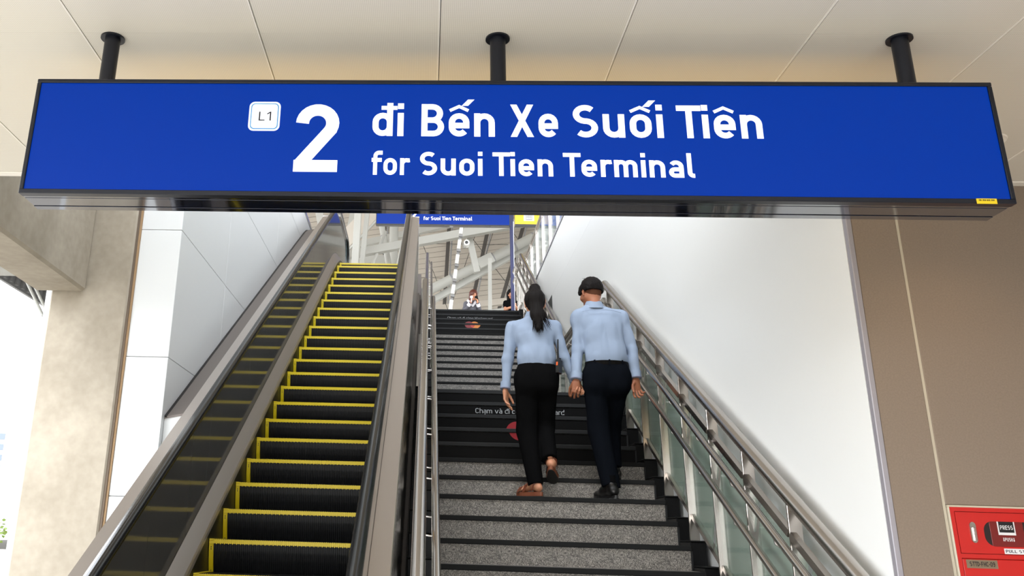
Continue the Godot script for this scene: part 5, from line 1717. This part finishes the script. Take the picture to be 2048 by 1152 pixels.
func build_woman() -> void:
	var p := thing("person", "woman with long black ponytail in light blue shirt, black trousers and brown sandals", "person", Vector3(0.85, 1.882, -6.95))
	var J := {"neck": Vector3(0.856, 3.312, -7.05), "chest": Vector3(0.860, 3.110, -7.03), "belt": Vector3(0.866, 2.888, -7.0),
		"shL": Vector3(0.690, 3.205, -7.05), "shR": Vector3(1.022, 3.215, -7.05), "elL": Vector3(0.640, 2.935, -7.03), "elR": Vector3(1.093, 2.957, -7.03),
		"wrL": Vector3(0.614, 2.690, -6.98), "wrR": Vector3(1.168, 2.775, -7.035), "hipL": Vector3(0.786, 2.785, -6.99), "hipR": Vector3(0.938, 2.788, -6.99),
		"knL": Vector3(0.781, 2.385, -7.03), "anL": Vector3(0.828, 1.992, -6.935), "knR": Vector3(0.926, 2.43, -7.12), "anR": Vector3(0.938, 2.185, -6.93)}
	var g := {"neck": 0.068, "chest": 0.132, "waist": 0.148, "flat": 1.40, "arm": 0.052, "hip": 0.155, "seat": 0.085, "thigh": 0.092, "knee": 0.080, "hem": 0.058}
	var body := dress(p, J, g, MT.skin, MT.shirt_cloth, MT.black_cloth, 33)
	var ht := Transform3D(Basis(Vector3.UP, deg_to_rad(-6)) * Basis(Vector3.RIGHT, deg_to_rad(-10)), Vector3(0.876, 3.415, -7.085))
	head_mesh(body, ht, 0.95)
	hand_mesh(body, aim(J.wrL + Vector3(0, -0.010, 0), Vector3(0.04, -1, 0.0), Vector3(0.85, 0, 0.5)), -1.0, [[14, 14, 12], [18, 18, 12], [22, 22, 14], [26, 24, 14]], 0.93, 0.2)
	hand_mesh(body, aim(J.wrR + Vector3(0.022, -0.022, 0.005), Vector3(-0.28, -1, 0.38), Vector3(0.10, 0.30, 1)), -1.0, [[52, 50, 34], [56, 54, 36], [58, 56, 36], [60, 58, 36]], 0.92, 1.4)
	var fl := Transform3D(Basis(Vector3.UP, deg_to_rad(42)), Vector3(0.838, 1.9175, -6.925))
	var fr := Transform3D(Basis(Vector3.UP, deg_to_rad(-12)) * Basis(Vector3.RIGHT, deg_to_rad(-20)), Vector3(0.944, 2.092, -6.915))
	foot_skin(body, fl)
	foot_skin(body, fr)
	part(p, "body", body, MT.skin)
	face_parts(p, ht)
	sandal(p, fl, MT.sole_dark)
	sandal(p, fr, MT.sole_dark)
	# hair drawn back into a high ponytail
	var H := Field.new(Vector3(-0.115, -0.42, -0.12), Vector3(0.115, 0.15, 0.20), 0.0055)
	H.cap(Vector3(0, 0.030, 0.020), Vector3(0, 0.024, -0.030), 0.0880, 0.079, 0.02, Vector3(1.03, 0.95, 1))
	H.cap(Vector3(0, -0.01, 0.03), Vector3(0, -0.045, 0.035), 0.072, 0.056, 0.03)
	H.cap(Vector3(0, -0.050, -0.105), Vector3(0, -0.01, -0.115), 0.085, 0.070, 0.02, Vector3(0.85, 1, 1), true)
	for s in [-1.0, 1.0]: H.cap(Vector3(s * 0.094, -0.002, 0.0), Vector3(s * 0.09, -0.06, 0.0), 0.026, 0.03, 0.01, Vector3.ONE, true)
	H.cap(Vector3(0, 0.070, 0.075), Vector3(0, 0.085, 0.110), 0.030, 0.034, 0.02)
	H.cap(Vector3(0, 0.085, 0.105), Vector3(0.004, 0.0, 0.135), 0.042, 0.058, 0.03, Vector3(1, 1, 1.5))
	H.cap(Vector3(0.004, 0.0, 0.135), Vector3(0.012, -0.16, 0.140), 0.058, 0.050, 0.03, Vector3(1, 1, 1.7))
	H.cap(Vector3(0.012, -0.16, 0.140), Vector3(0.022, -0.265, 0.140), 0.050, 0.026, 0.03, Vector3(1, 1, 1.7))
	H.ripple(noise3(9, 60.0, 2), 0.0055, Vector3(1.2, 0.10, 1.0))
	var hm := MB.new()
	H.net(hm, ht)
	var rng := RandomNumberGenerator.new()
	rng.seed = 14
	for i in 70:
		var x := clampf(rng.randfn() * 0.022, -0.034, 0.034)
		var a := Vector3(0.014 + x, -0.20 + rng.randf() * 0.03, 0.138 + rng.randfn() * 0.012)
		var len := 0.07 + rng.randf() * 0.07
		hm.tube([ht * a, ht * (a + Vector3(x * 0.1 + 0.003, -len * 0.6, 0.0)), ht * (a + Vector3(x * 0.2 + rng.randfn() * 0.008 + 0.004, -len, 0.002))], [0.006, 0.004, 0.0006], 5, false)
	for i in 14:
		var a := Vector3(0.04 + rng.randfn() * 0.01, -0.05 - rng.randf() * 0.1, 0.125)
		hm.tube([ht * a, ht * (a + Vector3(0.03, -0.08, 0)), ht * (a + Vector3(0.06 + rng.randf() * 0.02, -0.13 - rng.randf() * 0.04, -0.01))], [0.004, 0.003, 0.0005], 4, false)
	part(p, "ponytail_hair", hm, MT.hair_black)
	part(p, "hair_tie", MB.new().tube([ht * Vector3(0, 0.077, 0.090), ht * Vector3(0, 0.081, 0.102)], 0.036, 14), MT.plastic_black)
	# radio clipped to the waistband
	var rd := thing("handheld_radio", "black two-way radio with long antenna clipped at the woman's waistband", "radio", Vector3(1.010, 2.86, -6.95))
	var rt := Transform3D(Basis(Vector3.UP, deg_to_rad(52)) * Basis(Vector3.BACK, deg_to_rad(-6)), Vector3(1.030, 2.868, -6.928))
	part(rd, "case", MB.new().cobox(rt, Vector3(0.058, 0.115, 0.034), 0.006), MT.plastic_black)
	part(rd, "antenna", MB.new().tube([rt * Vector3(-0.018, 0.05, 0), rt * Vector3(-0.020, 0.09, 0), rt * Vector3(-0.030, 0.215, 0.004)], [0.009, 0.0075, 0.005], 10), MT.plastic_black)
	part(rd, "knob", MB.new().tube([rt * Vector3(0.014, 0.055, 0), rt * Vector3(0.014, 0.072, 0)], 0.009, 10), MT.plastic_black)
	part(rd, "orange_button", MB.new().cobox(rt * Transform3D(Basis.IDENTITY, Vector3(-0.029, 0.018, 0)), Vector3(0.004, 0.028, 0.014), 0.001), MT.orange_mark)
	part(rd, "belt_clip", MB.new().cobox(rt * Transform3D(Basis.IDENTITY, Vector3(0, 0.01, -0.020)), Vector3(0.02, 0.06, 0.008), 0.002), MT.plastic_black)

func build_far_people() -> void:
	var p := thing("person", "woman with reddish brown hair in grey top looking at a phone", "person", Vector3(1.06, 5.8, -20.8))
	var z := -20.8
	var J := {"neck": Vector3(1.07, 7.09, z), "chest": Vector3(1.06, 6.90, z), "belt": Vector3(1.07, 6.66, z), "shL": Vector3(0.91, 7.00, z), "shR": Vector3(1.21, 7.00, z),
		"elL": Vector3(0.85, 6.78, z + 0.06), "elR": Vector3(1.26, 6.78, z + 0.06), "wrL": Vector3(1.02, 6.97, z + 0.22), "wrR": Vector3(1.18, 6.97, z + 0.22),
		"hipL": Vector3(0.99, 6.55, z), "hipR": Vector3(1.15, 6.55, z), "knL": Vector3(0.98, 6.22, z), "knR": Vector3(1.16, 6.22, z), "anL": Vector3(0.97, 5.93, z), "anR": Vector3(1.17, 5.93, z)}
	var g := {"neck": 0.066, "chest": 0.13, "waist": 0.13, "flat": 1.4, "arm": 0.050, "hip": 0.14, "seat": 0.07, "thigh": 0.08, "knee": 0.06, "hem": 0.05}
	var body := dress(p, J, g, MT.skin, MT.cloth_grey, MT.black_cloth, 53, 0.014)
	var ht := Transform3D(Basis(Vector3.UP, deg_to_rad(200)) * Basis(Vector3.RIGHT, deg_to_rad(-22)), Vector3(1.095, 7.215, z + 0.05))
	head_mesh(body, ht, 0.95, 0.006)
	hand_mesh(body, aim(J.wrL, Vector3(0.25, 0.9, 0.0), Vector3(0.7, 0, -0.5)), 1.0, [[40, 40, 30], [42, 42, 30], [44, 44, 30], [46, 44, 30]], 0.92, 0.0, 0.005)
	hand_mesh(body, aim(J.wrR, Vector3(-0.05, 0.9, 0.0), Vector3(-0.7, 0, -0.5)), -1.0, [[40, 40, 30], [42, 42, 30], [44, 44, 30], [46, 44, 30]], 0.92, 0.0, 0.005)
	part(p, "body", body, MT.skin)
	face_parts(p, ht)
	var H := Field.new(Vector3(-0.14, -0.24, -0.13), Vector3(0.14, 0.15, 0.13), 0.007)
	H.cap(Vector3(0, 0.034, 0.020), Vector3(0, 0.030, -0.030), 0.094, 0.084, 0.02)
	for s in [-1.0, 1.0]: H.cap(Vector3(s * 0.075, 0.02, 0.01), Vector3(s * 0.085, -0.16, -0.03), 0.040, 0.030, 0.03)
	H.cap(Vector3(0, 0.0, 0.05), Vector3(0, -0.15, 0.05), 0.08, 0.05, 0.03)
	H.cap(Vector3(0, -0.06, -0.12), Vector3(0, 0.005, -0.125), 0.072, 0.062, 0.02, Vector3(0.95, 1, 1), true)
	H.ripple(noise3(19, 50.0, 2), 0.005, Vector3(1.2, 0.12, 1.0))
	var hm := MB.new()
	H.net(hm, ht)
	part(p, "hair", hm, MT.hair_brown)
	var wc := MB.new()
	for s in ["L", "R"]:
		var wr: Vector3 = J["wr" + s]
		var d: Vector3 = (wr - J["el" + s]).normalized()
		wc.tube([wr - d * 0.10, wr - d * 0.02], 0.048, 14)
	wc.tube([Vector3(0.95, 7.06, z + 0.09), Vector3(1.01, 6.99, z + 0.13), Vector3(1.07, 6.90, z + 0.13)], [0.03, 0.03, 0.02], 10)
	wc.tube([Vector3(1.17, 7.06, z + 0.09), Vector3(1.12, 6.99, z + 0.13), Vector3(1.07, 6.90, z + 0.13)], [0.03, 0.03, 0.02], 10)
	part(p, "white_cuffs_and_collar", wc, MT.cloth_white)
	var sh := MB.new()
	for x in [0.97, 1.17]: sh.cbox(x - 0.045, 5.8, z - 0.08, x + 0.045, 5.88, z + 0.17, 0.02)
	part(p, "shoes", sh, MT.leather_black)
	var ph := thing("mobile_phone", "dark mobile phone held up by the brown haired woman", "phone", Vector3(1.17, 7.05, z + 0.24))
	part(ph, "case", MB.new().cobox(Transform3D(Basis(Vector3.BACK, 0.3) * Basis(Vector3.RIGHT, 0.5), Vector3(1.165, 7.075, z + 0.20)), Vector3(0.072, 0.15, 0.009), 0.003), MT.plastic_black)
	part(ph, "lens", MB.new().cobox(Transform3D(Basis(Vector3.BACK, 0.3) * Basis(Vector3.RIGHT, 0.5), Vector3(1.15, 7.112, z + 0.225)), Vector3(0.025, 0.03, 0.005), 0.001), MT.skirt_steel)
	var gd := thing("round_gadget", "small round pinkish white gadget held below the brown haired woman's chin", "gadget", Vector3(1.03, 7.08, z + 0.24))
	part(gd, "disc", MB.new().lathe([Vector2(0, -0.012), Vector2(0.03, -0.012), Vector2(0.036, 0), Vector2(0.03, 0.012), Vector2(0, 0.012)], 20, Transform3D(Basis(Vector3.RIGHT, PI / 2), Vector3(1.035, 7.10, z + 0.25))), MT.cloth_white)
	part(gd, "grip", MB.new().tube([Vector3(1.035, 7.07, z + 0.25), Vector3(1.03, 6.98, z + 0.25)], 0.011, 10), MT.cloth_white)
	# second figure half hidden by the blue post
	var q := thing("person", "dark haired person in black short sleeved top behind the blue post", "person", Vector3(1.98, 5.8, -20.6))
	z = -20.6
	J = {"neck": Vector3(1.98, 7.07, z), "chest": Vector3(1.98, 6.88, z), "belt": Vector3(1.98, 6.64, z), "shL": Vector3(1.84, 6.985, z), "shR": Vector3(2.12, 6.985, z),
		"elL": Vector3(1.83, 6.80, z + 0.10), "elR": Vector3(2.14, 6.78, z + 0.08), "wrL": Vector3(1.98, 6.82, z + 0.26), "wrR": Vector3(2.06, 6.84, z + 0.26),
		"hipL": Vector3(1.90, 6.53, z), "hipR": Vector3(2.06, 6.53, z), "knL": Vector3(1.90, 6.22, z), "knR": Vector3(2.07, 6.22, z), "anL": Vector3(1.90, 5.93, z), "anR": Vector3(2.07, 5.93, z)}
	var JS := J.duplicate()
	JS.wrL = J.elL.lerp(J.shL, 0.25); JS.elL = J.elL.lerp(J.shL, 0.5)
	JS.wrR = J.elR.lerp(J.shR, 0.25); JS.elR = J.elR.lerp(J.shR, 0.5)
	var bq := dress(q, JS, g, MT.skin, MT.black_cloth, MT.black_cloth, 63, 0.014)
	var A := Field.new(Vector3(1.74, 6.70, z - 0.1), Vector3(2.25, 7.08, z + 0.36), 0.012)
	for s in ["L", "R"]:
		A.cap(J["sh" + s], J["el" + s], 0.038, 0.036, 0.01)
		A.cap(J["el" + s], J["wr" + s], 0.036, 0.026, 0.01)
	A.net(bq)
	var ht2 := Transform3D(Basis(Vector3.UP, deg_to_rad(160)) * Basis(Vector3.RIGHT, deg_to_rad(-20)), Vector3(1.985, 7.20, z + 0.04))
	head_mesh(bq, ht2, 0.95, 0.006)
	for s in ["L", "R"]:
		hand_mesh(bq, aim(J["wr" + s], Vector3(0.3 if s == "L" else -0.3, 0.4, 0.8), Vector3(0.7 if s == "L" else -0.7, 0.2, 0.0)), 1.0 if s == "L" else -1.0, [[40, 40, 30], [42, 42, 30], [44, 44, 30], [46, 44, 30]], 0.92, 0.0, 0.005)
	part(q, "body", bq, MT.skin)
	face_parts(q, ht2)
	var H2 := Field.new(Vector3(-0.14, -0.30, -0.13), Vector3(0.14, 0.15, 0.13), 0.007)
	H2.cap(Vector3(0, 0.034, 0.020), Vector3(0, 0.030, -0.030), 0.094, 0.084, 0.02)
	for s in [-1.0, 1.0]: H2.cap(Vector3(s * 0.072, 0.02, 0.0), Vector3(s * 0.082, -0.22, -0.05), 0.044, 0.034, 0.03)
	H2.cap(Vector3(0, 0.0, 0.05), Vector3(0, -0.2, 0.05), 0.08, 0.05, 0.03)
	H2.cap(Vector3(0, -0.06, -0.13), Vector3(0, -0.01, -0.13), 0.066, 0.056, 0.02, Vector3.ONE, true)
	H2.ripple(noise3(29, 50.0, 2), 0.005, Vector3(1.2, 0.12, 1.0))
	var hm2 := MB.new()
	H2.net(hm2, ht2)
	part(q, "hair", hm2, MT.hair_black)
	var sh2 := MB.new()
	for x in [1.90, 2.07]: sh2.cbox(x - 0.045, 5.8, z - 0.08, x + 0.045, 5.88, z + 0.17, 0.02)
	part(q, "shoes", sh2, MT.leather_black)

func build_people() -> void:
	build_man()
	build_woman()
	build_far_people()

func _ready() -> void:
	set_camera()
	set_light()
	make_materials()
	build_shell()
	build_escalator()
	build_stairs()
	build_stair_rail(1)
	build_stair_rail(-1)
	build_guard()
	build_roof()
	build_outside()
	build_sign()
	build_far_sign()
	build_cabinet()
	build_downlight()
	build_people()
